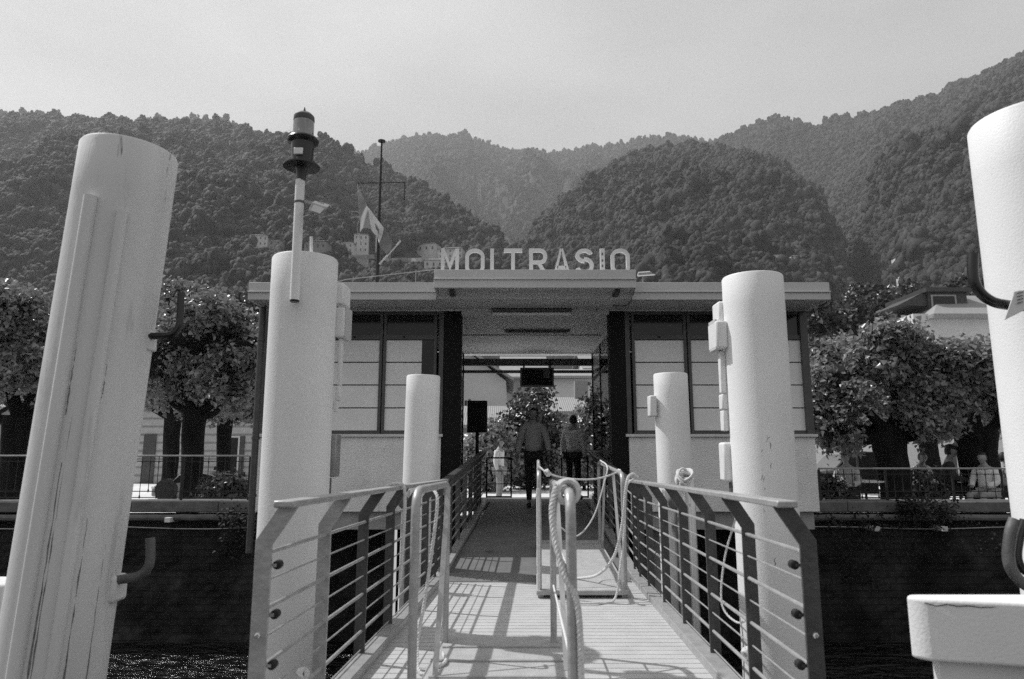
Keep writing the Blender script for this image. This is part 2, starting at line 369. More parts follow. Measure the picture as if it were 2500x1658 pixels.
# ------------------------------------------------------------------ landing stage shelter
SY, SB = 10.5, 15.0
XL, XR = pt(625, 1100, SY).x, pt(1992, 1100, SY).x
CX = [pt(1079, 1100, SY).x, pt(1123, 1100, SY).x, pt(1494, 1100, SY).x, pt(1533, 1100, SY).x]
sh = thing('pier_shelter', ((XL+XR)/2, 12.7, -1.25), 'flat roofed pier waiting shelter with an open middle passage and pale window blinds', 'shelter')
ZS = pt(1250, 1062, SY).z; ZW = pt(1250, 1250, SY).z; ZH = pt(1250, 760, SY).z; ZR0 = pt(1250, 732, 9.7).z; ZR1 = pt(1250, 691, 9.7).z
# low walls
for a, b in ((XL, CX[0]-.02), (CX[3]+.02, XR)):
    MB().box((a, SY, ZW), (b, SY+.16, ZS-.03)).build('wall', M['stucco'], sh, bevel=.008)
    MB().box((a-.05, SY-.05, ZS-.03), (b+.03, SY+.2, ZS+.012)).build('sill', M['soffit'], sh, bevel=.004)
for x0, x1 in ((XL, XL+.16), (XR-.16, XR)):
    MB().box((x0, SY+.16, ZW), (x1, SB, ZS-.03)).build('wall', M['stucco'], sh)
for a, b in ((XL+.05, CX[0]+.1), (CX[3]-.1, XR-.05)): MB().box((a, SY+.1, ZW-.27), (b, SB, ZW-.004)).build('floor_slab', M['slab'], sh, bevel=.01)
for x in (XL+.6, XL+2.3, XR-2.3, XR-.6):
    MB().lathe([(.2, WATER-1), (.2, ZW-.27)], (x, SY+.9, 0), 16).build('support_pile', M['slab'], sh)
# roof
RX0, RX1 = pt(610, 700, 9.7).x, pt(2022, 700, 9.7).x
CX0, CX1 = pt(1060, 680, 9.3).x, pt(1552, 680, 9.3).x
zc1, zc0 = pt(1250, 659, 9.3).z, pt(1250, 704, 9.3).z
rf = MB().box((RX0+.02, 9.72, ZR0+.02), (RX1-.02, SB+.5, ZR1-.02)).build('roof', M['soffit'], sh)
for x0, x1 in ((RX0, CX0-.003), (CX1+.003, RX1)):
    mb = MB(); mb.box((x0, 9.66, ZR0+.10), (x1, 9.718, ZR1)); mb.box((x0, 9.645, ZR0-.01), (x1, 9.718, ZR0+.098)); mb.box((x0, 9.62, ZR0+.095), (x1, 9.66, ZR0+.115)); mb.build('fascia', M['fascia'], rf, bevel=.004)
for x0 in (RX0, RX1-.05): MB().box((x0, 9.722, ZR0-.01), (x0+.05, SB+.5, ZR1)).build('side_fascia', M['fascia'], rf)
cn = MB().box((CX0+.03, 9.33, zc0+.03), (CX1-.03, 10.2, zc1-.02)).build('canopy', M['soffit'], sh)
mb = MB(); mb.box((CX0, 9.28, zc0+.12), (CX1, 9.328, zc1)); mb.box((CX0, 9.265, zc0), (CX1, 9.328, zc0+.118)); mb.box((CX0, 9.24, zc0+.115), (CX1, 9.28, zc0+.135))
for x0, x1 in ((CX0, CX0+.028), (CX1-.028, CX1)): mb.box((x0, 9.33, zc0), (x1, 10.25, zc1))
mb.build('canopy_fascia', M['fascia'], cn, bevel=.004)
MB().box((CX0+.2, 9.45, zc0-.03), (CX0+.27, 10.4, zc0+.028)).build('canopy_bracket', M['frame_lit'], cn)
MB().box((CX1-.27, 9.45, zc0-.03), (CX1-.2, 10.4, zc0+.028)).build('canopy_bracket', M['frame_lit'], cn)
# sloping soffit/beam above windows
MB().box((XL+.02, SY-.02, ZH+.0), (XR-.02, SY+.18, ZR0-.0+.018)).build('lintel_beam', M['soffit'], sh)
MB().box((CX[1]-.0, SY-.05, ZH-.06), (CX[2], SY-.023, ZH+.09)).build('header_board', M['fascia'], sh, bevel=.004)
# columns
for k in (0, 2):
    MB().box((CX[k], SY-.012, -1.3), (CX[k+1], SY+.24, ZH-.002)).build('column', M['column'], sh, bevel=.006)
MB().box((CX[0]-.07, SY-.02, ZS+.014), (CX[0]-.002, SY+.16, ZH-.002)).build('jamb', M['frame_lit'], sh)
MB().box((CX[3]+.002, SY-.02, ZS+.014), (CX[3]+.07, SY+.16, ZH-.002)).build('jamb', M['frame_lit'], sh)
# windows: each bay of three lights with transoms and blind panels
def window(x0, x1, dark_strip=None):
    w_ = MB(); fr = .045; zt = pt(1250, 824, SY).z; y0, y1 = SY+.02, SY+.10
    w_.box((x0, y0, ZS+.014), (x0+fr, y1, ZH-.003)); w_.box((x1-fr, y0, ZS+.014), (x1, y1, ZH-.003))
    w_.box((x0+fr, y0, ZS+.014), (x1-fr, y1, ZS+.06)); w_.box((x0+fr, y0, ZH-.05), (x1-fr, y1, ZH-.003)); w_.box((x0+fr, y0, zt-.03), (x1-fr, y1, zt+.05))
    wo = w_.build('window', M['frame_lit'], sh, bevel=.004)
    MB().box((x0+fr, y0+.03, zt+.05), (x1-fr, y0+.04, ZH-.05)).build('transom_pane', M['pane'], wo)
    a, b = x0+fr, x1-fr
    if dark_strip: MB().box((b-dark_strip, y0+.03, ZS+.06), (b, y0+.04, zt-.03)).build('side_pane', M['pane'], wo); b -= dark_strip
    zs = [ZS+.06+(zt-.03-ZS-.06)*i/4 for i in range(5)]; mb = MB()
    for i in range(4): mb.box((a, y0+.03, zs[i]+.009), (b, y0+.045, zs[i+1]-.009))
    MB().box((a, y0+.05, zs[0]), (b, y0+.06, zs[-1])).build('blind_shade', M['column'], wo)
    mb.build('blind', M['panel'], wo)
    MB().box(((a+b)/2-.02, y0-.012, zt), ((a+b)/2+.02, y0-.001, zt+.02)).build('catch', M['column'], wo)
xs = [pt(u, 1000, SY).x for u in (640, 785, 928, 1063)]
window(xs[0], xs[1]); window(xs[1]+.015, xs[2]); window(xs[2]+.015, xs[3], .19)
xs = [pt(u, 1000, SY).x for u in (1548, 1684, 1830, 1975)]
window(xs[0], xs[1]); window(xs[1]+.02, xs[2]); window(xs[2]+.02, xs[3])
MB().box((XL, SY-.01, ZS+.014), (XL+.11, SY+.16, ZH-.002)).build('corner_post', M['frame_lit'], sh)
MB().box((XR-.11, SY-.01, ZS+.014), (XR, SY+.16, ZH-.002)).build('corner_post', M['frame_lit'], sh)
# side and back glazing frames, inner room back panels
for x in (XL+.05, XR-.10):
    MB().box((x, SY+.17, ZS), (x+.05, SB, ZH)).build('side_panel', M['frame_lit'], sh)
for x0, x1 in ((XL+.1, CX[0]-.2), (CX[3]+.2, XR-.1)):
    MB().box((x0, SB-.06, ZW), (x1, SB, ZH)).build('back_panel', M['frame'], sh)
# ceiling of passage
MB().box((CX[0]-.1, SY+.18, ZR0-.03), (CX[3]+.1, SB+.3, ZR0+.017)).build('ceiling', M['ceiling'], sh)
# passage side walls: dark frames with glass
for s_, x in ((-1, CX[0]-.03), (1, CX[3]-.0)):
    sf = MB(); xx0, xx1 = x, x+.035
    for y in (SY+.25, SY+1.7, SY+3.1, SB-.05): sf.box((xx0, y, -1.2), (xx1, y+.05, ZR0-.032))
    sf.box((xx0+.002, SY+.3, -1.2), (xx1-.002, SB-.05, -1.0)); sf.box((xx0+.002, SY+.3, .0), (xx1-.002, SB-.05, .05)); sf.box((xx0+.002, SY+.3, 1.55), (xx1-.002, SB-.05, 1.61))
    so = sf.build('glazed_partition', M['frame'], sh)
    MB().box((x+.012, SY+.3, -1.0), (x+.02, SB-.05, ZR0-.04)).build('pane', M['glass'], so)
MB().box((CX[0], SB-.02, pt(1250, 893, SB).z), (CX[3], SB+.06, pt(1250, 876, SB).z)).build('back_header', M['frame_lit'], sh)
MB().box((CX[0], SB-.02, pt(1250, 911, SB).z), (CX[3], SB+.04, pt(1250, 904, SB).z)).build('back_rail', M['frame_lit'], sh)
MB().box((CX[0]+.1, SY+2.0, ZR0-.052), (CX[3]-.1, SY+2.03, ZR0-.031)).build('ceiling_batten', M['soffit'], sh)
# floor of passage
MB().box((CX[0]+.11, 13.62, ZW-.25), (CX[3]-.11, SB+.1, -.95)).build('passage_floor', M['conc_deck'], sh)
# downpipe at left corner
mb = MB().tube([pt(643, 735, 10.2), pt(608, 1350, 10.2)], .05, 12)
for v in (830, 1070, 1210): p = pt(643-(v-735)*.057, v, 10.2); mb.lathe([(.062, -.02), (.062, .02)], p, 12)
mb.bar(pt(643, 735, 10.2), pt(625, 722, 10.0), .05, .05)
mb.build('downpipe', M['rail_steel'], sh)
# loose cable down canopy
MB().tube(catmull([(CX1+.02, 9.4, zc0+.1), (CX1-.02, 9.9, ZR0-.03), (CX1-.35, 10.35, ZH+.07), (CX1-.42, 10.42, ZH+.0)], 5), .009, 6).build('drip_cable', M['galv_dark'], sh)
# light fittings
def strip_light(x0, x1, y, z, label):
    t = thing('strip_light', ((x0+x1)/2, y, z-.09), label, 'light fitting', 'strip lights under the passage roof')
    MB().box((x0, y-.04, z-.035), (x1, y+.06, z)).build('housing', M['galv_dark'], t, bevel=.004)
    MB().lathe([(.028, 0), (.028, x1-x0-.04)], (x0+.02, y+.01, z-.065), 12, Matrix.Rotation(R(90), 3, 'Y')).build('diffuser', M['white'], t)
strip_light(pt(1200, 760, 10.38).x, pt(1396, 760, 10.38).x, 10.38, ZH+.0, 'long strip light under the front edge of the passage, nearest the sign')
strip_light(pt(1232, 840, 12).x, pt(1392, 840, 12).x, 12.0, ZR0-.031, 'strip light on the passage ceiling behind the front one')
# monitor
HT = pt(1250, 880, 14.8).z
p = pt(1311, 915, 14.8); t = thing('hanging_screen', (p.x, 14.8, pt(1311, 945, 14.8).z), 'black information screen hanging from the passage ceiling', 'screen')
a = pt(1270, 945, 14.8); b = pt(1352, 898, 14.8)
MB().box((a.x, 14.76, a.z), (b.x, 14.86, b.z)).build('casing', M['black'], t, bevel=.01)
MB().box((a.x+.04, 14.752, a.z+.04), (b.x-.04, 14.758, b.z-.04)).build('display', M['column'], t)
for u in (1279, 1343): x = pt(u, 900, 14.8).x; MB().box((x-.02, 14.8, b.z), (x+.02, 14.83, HT)).build('hanger', M['frame'], t)
q = pt(1334, 912, 14.7); t = thing('camera_box', (q.x, 14.65, q.z-.09), 'small grey camera box at the right corner of the hanging screen', 'camera')
MB().box((q.x-.07, 14.6, q.z-.09), (q.x+.07, 14.74, q.z+.09)).build('body', M['frame_lit'], t, bevel=.01)
MB().lathe([(.035, 0), (.035, .03)], (q.x, 14.6, q.z), 16, Matrix.Rotation(R(90), 3, 'X')).build('lens', M['black'], t)
# wall box inside passage, left (dark cabinet)
a = pt(1140, 1056, 13.0); b = pt(1189, 978, 13.0)
t = thing('notice_cabinet', ((a.x+b.x)/2, 13.1, a.z), 'dark square notice cabinet on the left side of the passage', 'cabinet')
MB().box((a.x, 13.0, a.z), (b.x, 13.25, b.z)).build('case', M['column'], t, bevel=.01)
MB().box((a.x+.16, 13.05, -1.0), (a.x+.22, 13.1, a.z)).build('leg', M['column'], t)

# sign letters
def letter_polys(ch):
    s = .17; 
    def rect(x0, y0, x1, y1): return [(x0, y0), (x1, y0), (x1, y1), (x0, y1)]
    def ring(cx, cy, rx, ry, a0, a1, n=14):
        o_ = []
        for i in range(n):
            q0 = R(a0+(a1-a0)*i/n); q1 = R(a0+(a1-a0)*(i+1)/n)
            o_.append([(cx+rx*math.cos(q0), cy+ry*math.sin(q0)), (cx+rx*math.cos(q1), cy+ry*math.sin(q1)), (cx+(rx-s)*math.cos(q1), cy+(ry-s*.8)*math.sin(q1)), (cx+(rx-s)*math.cos(q0), cy+(ry-s*.8)*math.sin(q0))])
        return o_
    if ch == 'M': return [rect(0, 0, s, 1), rect(.9-s, 0, .9, 1), [(s, 1), (s, .72), (.45, .18), (.45, .48)], [(.45, .48), (.45, .18), (.9-s, .72), (.9-s, 1)]], .9
    if ch == 'O':
        w_ = .9; return [rect(0, .3, s, .7), rect(w_-s, .3, w_, .7)] + ring(w_/2, .7, w_/2, .3, 0, 180) + ring(w_/2, .3, w_/2, .3, 180, 360), w_
    if ch == 'L': return [rect(0, 0, s*1.2, 1), rect(s*1.2, 0, .68, .13)], .68
    if ch == 'T': return [rect(0, 1-.14, .85, 1), rect(.425-s/2, 0, .425+s/2, 1-.14)], .85
    if ch == 'I': return [rect(0, 0, s*1.2, 1)], s*1.2
    if ch == 'R': return [rect(0, 0, s, 1), rect(s, 1-.13, .5, 1), rect(s, .42, .5, .55)] + ring(.5, .71, .32, .29, -90, 90) + [[(.38, .42), (.38+s, .42), (.86, 0), (.86-s*1.15, 0)]], .86
    if ch == 'A': return [[(0, 0), (s*1.05, 0), (.45+s*.1, 1), (.45-s*.45, 1)], [(.9-s*1.05, 0), (.9, 0), (.45+s*.45, 1), (.45-s*.1, 1)], rect(.22, .22, .68, .34)], .9
    if ch == 'S': return ring(.42, .73, .40, .27, 20, 270) + ring(.42, .33+.02, .42, .33, -160, 90) , .84
sign = thing('name_sign', (pt(1307, 650, 9.6).x, 9.6, zc1), 'row of white raised capital letters reading MOLTRASIO standing on the canopy', 'sign')
LZ0 = zc1-.0; LZ1 = pt(1250, 608, 9.6).z; LH = LZ1-LZ0
for ch, ua, ub in (('M', 1077, 1120), ('O', 1136, 1183), ('L', 1197, 1232), ('T', 1230, 1275), ('R', 1292, 1338), ('A', 1350, 1392), ('S', 1404, 1449), ('I', 1465, 1476), ('O', 1491, 1537)):
    P, w_ = letter_polys(ch); xa = pt(ua, 635, 9.6).x; xb = pt(ub, 635, 9.6).x; sc = (xb-xa)/w_; mb = MB()
    if ch == 'L': sc = (pt(1226, 635, 9.6).x-xa)/w_
    for poly in P: mb.prism([(xa+x*sc, LZ0+y*LH) for x, y in poly], 9.57, 9.615)
    lo = mb.build('letter', M['white'], sign, smooth=0)
    if ch == 'I':
        for k in (.3, .5, .75): MB().box((xa+.02, 9.563, LZ0+k*LH), (xa+.04, 9.569, LZ0+k*LH+.03)).build('rust_patch', M['galv_dark'], lo)
    for xx in (xa+.03, xb-.03): MB().bar((xx, 9.62, LZ0+.03), (xx, 9.95, LZ0+.02), .012, .012).build('stay', M['galv_dark'], lo)
MB().box((pt(1077, 635, 9.6).x-.05, 9.61, zc1-.019), (pt(1537, 635, 9.6).x+.05, 9.64, zc1+.03)).build('base_rail', M['galv_dark'], sign)

# mast with yard and flag
b0 = p2(870, 648, 12.8); t1 = p2(882, 326, 12.8); mx0 = (b0.x+t1.x)/2
mast = thing('flag_mast', (mx0, 12.8, ZR1), 'dark flag mast with a crossbar standing on the shelter roof behind the lamp pile', 'mast')
MB().tube([(mx0, 12.8, ZR1-.05), (mx0, 12.8, ZR1+1.2), (mx0, 12.8, t1.z)], [.045, .035, .018], 12).build('pole', M['grille'], mast)
MB().lathe([(.01, -.03), (.075, -.01), (.075, .012), (.02, .03)], (mx0, 12.8, t1.z), 20).build('finial', M['grille'], mast)
zy = p2(880, 423, 12.8).z; xa = p2(825, 423, 12.8).x; xb = p2(935, 423, 12.8).x
MB().tube([(xa, 12.8, zy), (xb, 12.8, zy+.02)], .011, 8).build('yard', M['grille'], mast)
MB().tube([(xb, 12.8, zy), (xb-.01, 12.8, zy-.35)], .012, 6).build('halyard', M['grille'], mast)
MB().tube(catmull([(xa, 12.8, zy), p2(830, 500, 12.75), p2(826, 535, 12.8), p2(860, 640, 12.8)], 5), .006, 5).build('halyard', M['galv'], mast)
MB().tube([p2(876, 610, 12.7), p2(925, 556, 12.5)], .016, 8).build('gaff', M['rail_light'], mast)
MB().lathe([(.02, 0), (.03, .06), (.09, .16)], (mx0+.06, 12.7, ZR1+.28), 16, Matrix.Rotation(R(100), 3, 'Y')).build('horn', M['white'], mast)
MB().box((mx0-.05, 12.6, ZR1), (mx0+.1, 12.7, ZR1+.14)).build('foot_plate', M['white'], mast, bevel=.01)
# flag: three vertical bands with a dark device on the pale one
P00, P01 = p2(827, 432, 12.7), p2(828, 535, 12.7); P10, P11 = p2(878, 498, 12.4), p2(906, 578, 12.3)
def flagpt(s_, t_):
    ks = (0, .33, .5, .75, 1); ip = lambda v: float(np.interp(s_, ks, v))
    a = p2(ip((827, 850, 868, 889, 908)), ip((432, 480, 503, 528, 562)), 12.6); b = p2(ip((829, 855, 868, 880, 899)), ip((534, 529, 542, 574, 594)), 12.6)
    p = a.lerp(b, t_); p.y += .13*math.sin(s_*11+t_*2.6); return p
fl = thing('flag', P00, 'limp tricolour flag with pale middle band hanging from the mast crossbar', 'flag')
def band(name, s0, s1, m, t0=0, t1_=1, dy=0, par=None):
    mb = MB(); nx, ny = 14, 20; vs = []
    for k in (0, 1):
        for j in range(ny+1):
            for i in range(nx+1): p = flagpt(s0+(s1-s0)*i/nx, t0+(t1_-t0)*j/ny); p.y += .004*k+dy; vs.append(p)
    n1 = (nx+1)*(ny+1); fs = []
    for j in range(ny):
        for i in range(nx): a = j*(nx+1)+i; fs += [(a, a+1, a+nx+2, a+nx+1), (a+n1, a+nx+1+n1, a+nx+2+n1, a+1+n1)]
    mb.add(vs, fs); return mb.build(name, m, par or fl)
band('inner_band', 0, .36, M['flag_mid']); pb = band('pale_band', .36, .68, M['flag_pale']); band('outer_band', .68, 1, M['flag_dark'])
band('emblem', .48, .57, M['flag_dark'], .4, .62, -.012, pb)
# roof wires and small lit fitting at right
o = MB().tube([p2(770, 652, 9.9), p2(800, 645, 10.5), p2(1003, 622, 11)], .008, 5); 
for x in (815, 960): p = p2(x, 645 if x < 900 else 630, 10.6); o.tube([(p.x, p.y, ZR1-.02), (p.x, p.y, p.z+.05)], .008, 5)
tag(o.build('roof_cable', M['galv']), 'thin pale cable strung over the left part of the shelter roof', 'cable')
a = p2(1470, 640, 10.2); t = thing('roof_floodlight', (a.x+.15, 10.2, ZR1), 'small wire and glass fitting on the shelter roof right of the sign', 'lamp')
MB().hexa([p2(1472, 637, 10.2), p2(1512, 634, 10.2), p2(1512, 632, 10.5), p2(1472, 632, 10.5), p2(1474, 629, 10.2), p2(1500, 627, 10.2), p2(1500, 626, 10.5), p2(1474, 626, 10.5)]).build('housing', M['lens'], t)
MB().tube([p2(1472, 637, 10.2), p2(1474, 629, 10.2), p2(1500, 627, 10.2), p2(1512, 634, 10.2), p2(1472, 637, 10.2)], .01, 6).build('wire_frame', M['alu'], t)
MB().tube([(a.x+.1, 10.25, ZR1-.02), (a.x+.1, 10.25, p2(1480, 635, 10.25).z)], .012, 6).build('foot', M['galv'], t)

# ------------------------------------------------------------------ mooring piles
def pile(name, top, bot_px, r, label, m, group, n=48, hollow=True):
    """round steel pile; top = world centre of the top, leaning so that it passes through bot_px"""
    top = Vector(top); d = (top-Vector(bot_px)).normalized(); base = top - d*((top.z-(WATER-1))/d.z)
    ax = d.to_track_quat('Z', 'Y').to_matrix(); Ln = (top-base).length
    t = thing(name, base, label, 'pile', group)
    prof = [(r, 0), (r, Ln*.5), (r, Ln-.012), (r-.006, Ln), (r-.02, Ln+.002), (r-.022, Ln-.004)]
    prof = [(r, Ln*i/20) for i in range(20)] + [(r, Ln-.014), (r-.008, Ln), (r-.02, Ln+.001), (r-.022, Ln-.005), (.001, Ln-.004)]
    MB().lathe(prof, base, n, ax).build('shaft', m, t, smooth=40)
    return t, base, d, ax
G1 = 'white round mooring piles'
def place(top_u0, top_u1, top_v, bu, bv, Y, r, **k):
    c = pt((top_u0+top_u1)/2, top_v, Y); b = pt(bu, bv, Y); return c, b
# big lamp pile left of gangway
c, b = pt(746, 634, 5.45), pt(719, 1200, 5.45)
pl, base, d, ax = pile('mooring_pile', c, b, .262, 'white pile carrying the black lantern, left of the gangway', M['pile'], G1)
c, b = pt(1836, 678, 5.95), pt(1871, 1250, 5.95)
pr, baseR, dR, axR = pile('mooring_pile', c, b, .262, 'tall scuffed white pile right of the gangway in front of the shelter windows', M['pile'], G1)
c, b = pt(1034, 918, 7.95), pt(1021, 1300, 7.95)
pile('mooring_pile', c, b, .196, 'short white pile left of the shelter passage, the plain one', M['pile'], G1)
c, b = pt(1636.5, 913, 7.95), pt(1653, 1300, 7.95)
ps, bS, dS, aS = pile('mooring_pile', c, b, .196, 'short white pile right of the shelter passage with a small box on its side', M['pile'], G1)
p = pt(1592, 992, 7.9); MB().box(p+Vector((-.04, -.08, -.12)), p+Vector((.04, .08, .12))).build('side_box', M['white'], ps, bevel=.015)
cR = Vector((-baseR.x, -baseR.y, 0)).normalized(); sR = Vector((-cR.y, cR.x, 0)); rs = random.Random(3)
for k in range(12):
    zc_ = rs.uniform(-.95, .18); q = R(rs.uniform(-8, 14)); ln_ = rs.uniform(.02, .08); P_ = []
    for f in (0, .5, 1): qq = q+R(5)*f*rs.uniform(-.3, 1); P_.append(baseR+(cR*math.cos(qq)+sR*math.sin(qq))*.2605+dR*((zc_+ln_*f-baseR.z)/dR.z))
    MB().tube(P_, [.001, rs.uniform(.002, .005), .001], 6).build('scuff', M['rust'], pr)
# near left pile with two fender ribs
cl, bl = pt(318, 372, 4.0), pt(149, 1480, 4.0)
nl, bL, dL, aL = pile('mooring_pile', cl, bl, .272, 'nearest left pile, leaning, streaked, with two pipe ribs and dark hooks', M['pile_worn'], G1)
Ln = (cl-bL).length
for k, (ang, zt, rr_) in enumerate(((-33, pt(251, 484, 3.75).z, .036), (2, pt(322, 512, 3.75).z, .03))):
    cdir = Vector((-cl.x, -cl.y, 0)).normalized(); sdir = Vector((-cdir.y, cdir.x, 0)); q = R(ang); off = (cdir*math.cos(q)+sdir*math.sin(q))*(.272+rr_*.35); L1 = (zt-bL.z)/dL.z
    p0 = bL+off; p1 = p0+dL*L1
    MB().tube([p0, p0+dL*(L1*.5), p1], rr_, 14).build('fender_rib', M['pile_worn'], nl)
for k, v in enumerate((1003, 1035)): pass
def hook(parent, p0, dirx, up, h, r, m, label=None, out=.3):
    """J shaped mooring hook leaving the pile sideways and turning up"""
    p0 = Vector(p0); dx = Vector(dirx).normalized(); c1 = p0+dx*out
    pts = [p0, p0+dx*(out*.5)] + bez(p0+dx*(out*.55), c1, c1+Vector(up)*.16, 8) + [c1+Vector(up)*h]
    return MB().tube(pts, r, 14).build('mooring_hook', m, parent)
def hookpx(parent, P, Y, r, m):
    pts = catmull([pt(u, v, Y) for u, v in P], 6); return MB().tube(pts, r, 14).build('mooring_hook', m, parent)
hookpx(nl, [(350, 822), (385, 820), (418, 817), (434, 803), (439, 780), (441, 730), (442, 715)], 4.02, .021, M['black'])
hookpx(nl, [(262, 1420), (300, 1414), (335, 1408), (356, 1393), (366, 1370), (367, 1330), (366, 1314)], 4.02, .026, M['galv_dark'])
p = pt(372, 1396-560, 4.0)
MB().box(pt(335, 860, 4.1), pt(366, 805, 4.0)).build('hook_plate', M['pile_worn'], nl, bevel=.01)
MB().box(pt(240, 1462, 4.12), pt(283, 1408, 3.98)).build('hook_plate', M['pile_worn'], nl, bevel=.02)
rs = random.Random(8)
for ang, z0_, z1_, wd in ((-20, -1.9, -.05, .011), (-17, -1.2, .35, .006), (14, -1.9, -.35, .012), (38, -1.8, -.5, .009), (-24, .2, .75, .006), (10, .3, .6, .004)):
    mb = MB(); pts = []; rr2 = []
    for k in range(26):
        f = k/25; zc_ = z0_+(z1_-z0_)*f; q = R(ang+rs.uniform(-.5, .5)); off = (cdir*math.cos(q)+sdir*math.sin(q))*.2705; pts.append(bL+off+dL*((zc_-bL.z)/dL.z)); rr2.append(max(.0012, wd*rs.uniform(.25, 1)*(1-f*.75)))
    mb.tube(pts, rr2, 6).build('rust_streak', M['rust'], nl)  # thin dark streaks running along the pile beside its ribs
# near right pile
cr, br = pt(2520, 295, 3.5), pt(2668, 1400, 3.5)
nr, bR, dR2, aR = pile('mooring_pile', cr, br, .30, 'bright white nearest right pile with black hooks, cut by the picture edge', M['pile'], G1)
hookpx(nr, [(2376, 620), (2375, 660), (2380, 692), (2397, 718), (2425, 737), (2462, 745), (2500, 748)], 3.3, .025, M['black'])
hookpx(nr, [(2478, 1268), (2468, 1300), (2462, 1360), (2475, 1400), (2510, 1432), (2560, 1440)], 3.3, .026, M['galv_dark'])
hookpx(nr, [(2502, 1270), (2490, 1310), (2484, 1360), (2500, 1392), (2540, 1410), (2570, 1412)], 3.36, .02, M['black'])
MB().hexa([pt(2452, 782, 3.22), pt(2520, 748, 3.22), pt(2520, 748, 3.3), pt(2452, 782, 3.3), pt(2476, 712, 3.22), pt(2530, 700, 3.22), pt(2530, 700, 3.3), pt(2476, 712, 3.3)]).build('tag_plate', M['white'], nr, bevel=.004)
mbt = MB()
for k, v in enumerate((716, 724, 732, 740)):
    mbt.bar(pt(2484, v, 3.212), pt(2498, v-3, 3.212), .004, .004)
mbt.build('tag_lettering', M['galv_dark'], nr)

# lantern on left pile
LY = 5.13
pa = pt(719, 734, LY); pb_ = pt(733, 440, LY)
ln = thing('pier_lantern', (pa.x, LY, pa.z), 'black navigation lantern with glass dome on a pale pole clamped to the left pile', 'lantern')
Xl = pa.x
top = pt(733, 440, LY); tip = pt(742, 262, LY)
dl = (pt(742, 300, LY)-pt(719, 734, LY)).normalized(); 
axl = dl.to_track_quat('Z', 'Y').to_matrix()
MB().tube([pa, top], .036, 20).build('pole', M['pile'], ln)
MB().lathe([(.033, -.012), (.037, 0), (.037, .004)], pa, 20, axl).build('pole_cap', M['black'], ln)
def lz(v): return (pt(735, v, LY).z-pa.z)/dl.z
MB().lathe([(.034, lz(442)), (.04, lz(418)), (.05, lz(411)), (.142, lz(409)), (.144, lz(407)), (.142, lz(405)), (.088, lz(403)), (.080, lz(400)), (.092, lz(352)), (.118, lz(348)), (.125, lz(343)), (.118, lz(339)), (.085, lz(336))], pa, 32, axl).build('drum', M['black'], ln)
for a_ in range(5):
    q = a_*2*math.pi/5+.3; p = pa+axl @ Vector((.115*math.cos(q), .115*math.sin(q), lz(404))); MB().lathe([(.008, 0), (.008, .02)], p, 8, axl).build('bolt', M['galv_dark'], ln)
MB().lathe([(.080, lz(336)), (.082, lz(310)), (.078, lz(290)), (.07, lz(283)), (.05, lz(279)), (.03, lz(277))], pa, 32, axl).build('glass_dome', M['lens'], ln)
MB().lathe([(.055, lz(336)), (.06, lz(325)), (.035, lz(312)), (.06, lz(305)), (.055, lz(296))], pa, 24, axl).build('lens_core', M['galv'], ln)
MB().lathe([(.078, lz(299)), (.083, lz(296)), (.080, lz(285)), (.06, lz(279)), (.03, lz(277)), (.012, lz(275)), (.01, lz(270)), (.003, lz(262))], pa, 24, axl).build('dome_cap', M['frame_lit'], ln)
q = pt(728, 368, LY-.10); MB().box(q+Vector((-.036, -.004, -.028)), q+Vector((.036, .01, .028))).build('plate', M['white'], ln, bevel=.006)
# floodlight bracket
fb = thing('pole_floodlight', pt(740, 500, LY), 'small square glass floodlight on a bracket halfway up the lantern pole', 'floodlight')
MB().bar(pt(733, 490, LY), pt(790, 500, LY), .02, .02).build('arm', M['galv'], fb)
MB().lathe([(.04, -.008), (.042, 0), (.04, .008)], pt(731, 494, LY), 20, axl).build('clamp', M['galv_dark'], fb)
MB().hexa([pt(752, 516, 5.0), pt(784, 527, 5.0), pt(790, 522, 5.2), pt(758, 510, 5.2), pt(762, 494, 5.0), pt(800, 506, 5.0), pt(806, 500, 5.2), pt(768, 490, 5.2)]).build('housing', M['rail_light'], fb, bevel=.006)
MB().hexa([pt(758, 513, 4.985), pt(781, 522, 4.985), pt(781, 522, 4.995), pt(758, 513, 4.995), pt(766, 499, 4.985), pt(792, 509, 4.985), pt(792, 509, 4.995), pt(766, 499, 4.995)]).build('glass', M['white'], fb)
o = MB().tube([pt(760, 616, 5.3), pt(760, 578, 5.3)], .012, 10).build('antenna', M['white']); tag(o, 'short white pin standing on top of the left lamp pile', 'pin')
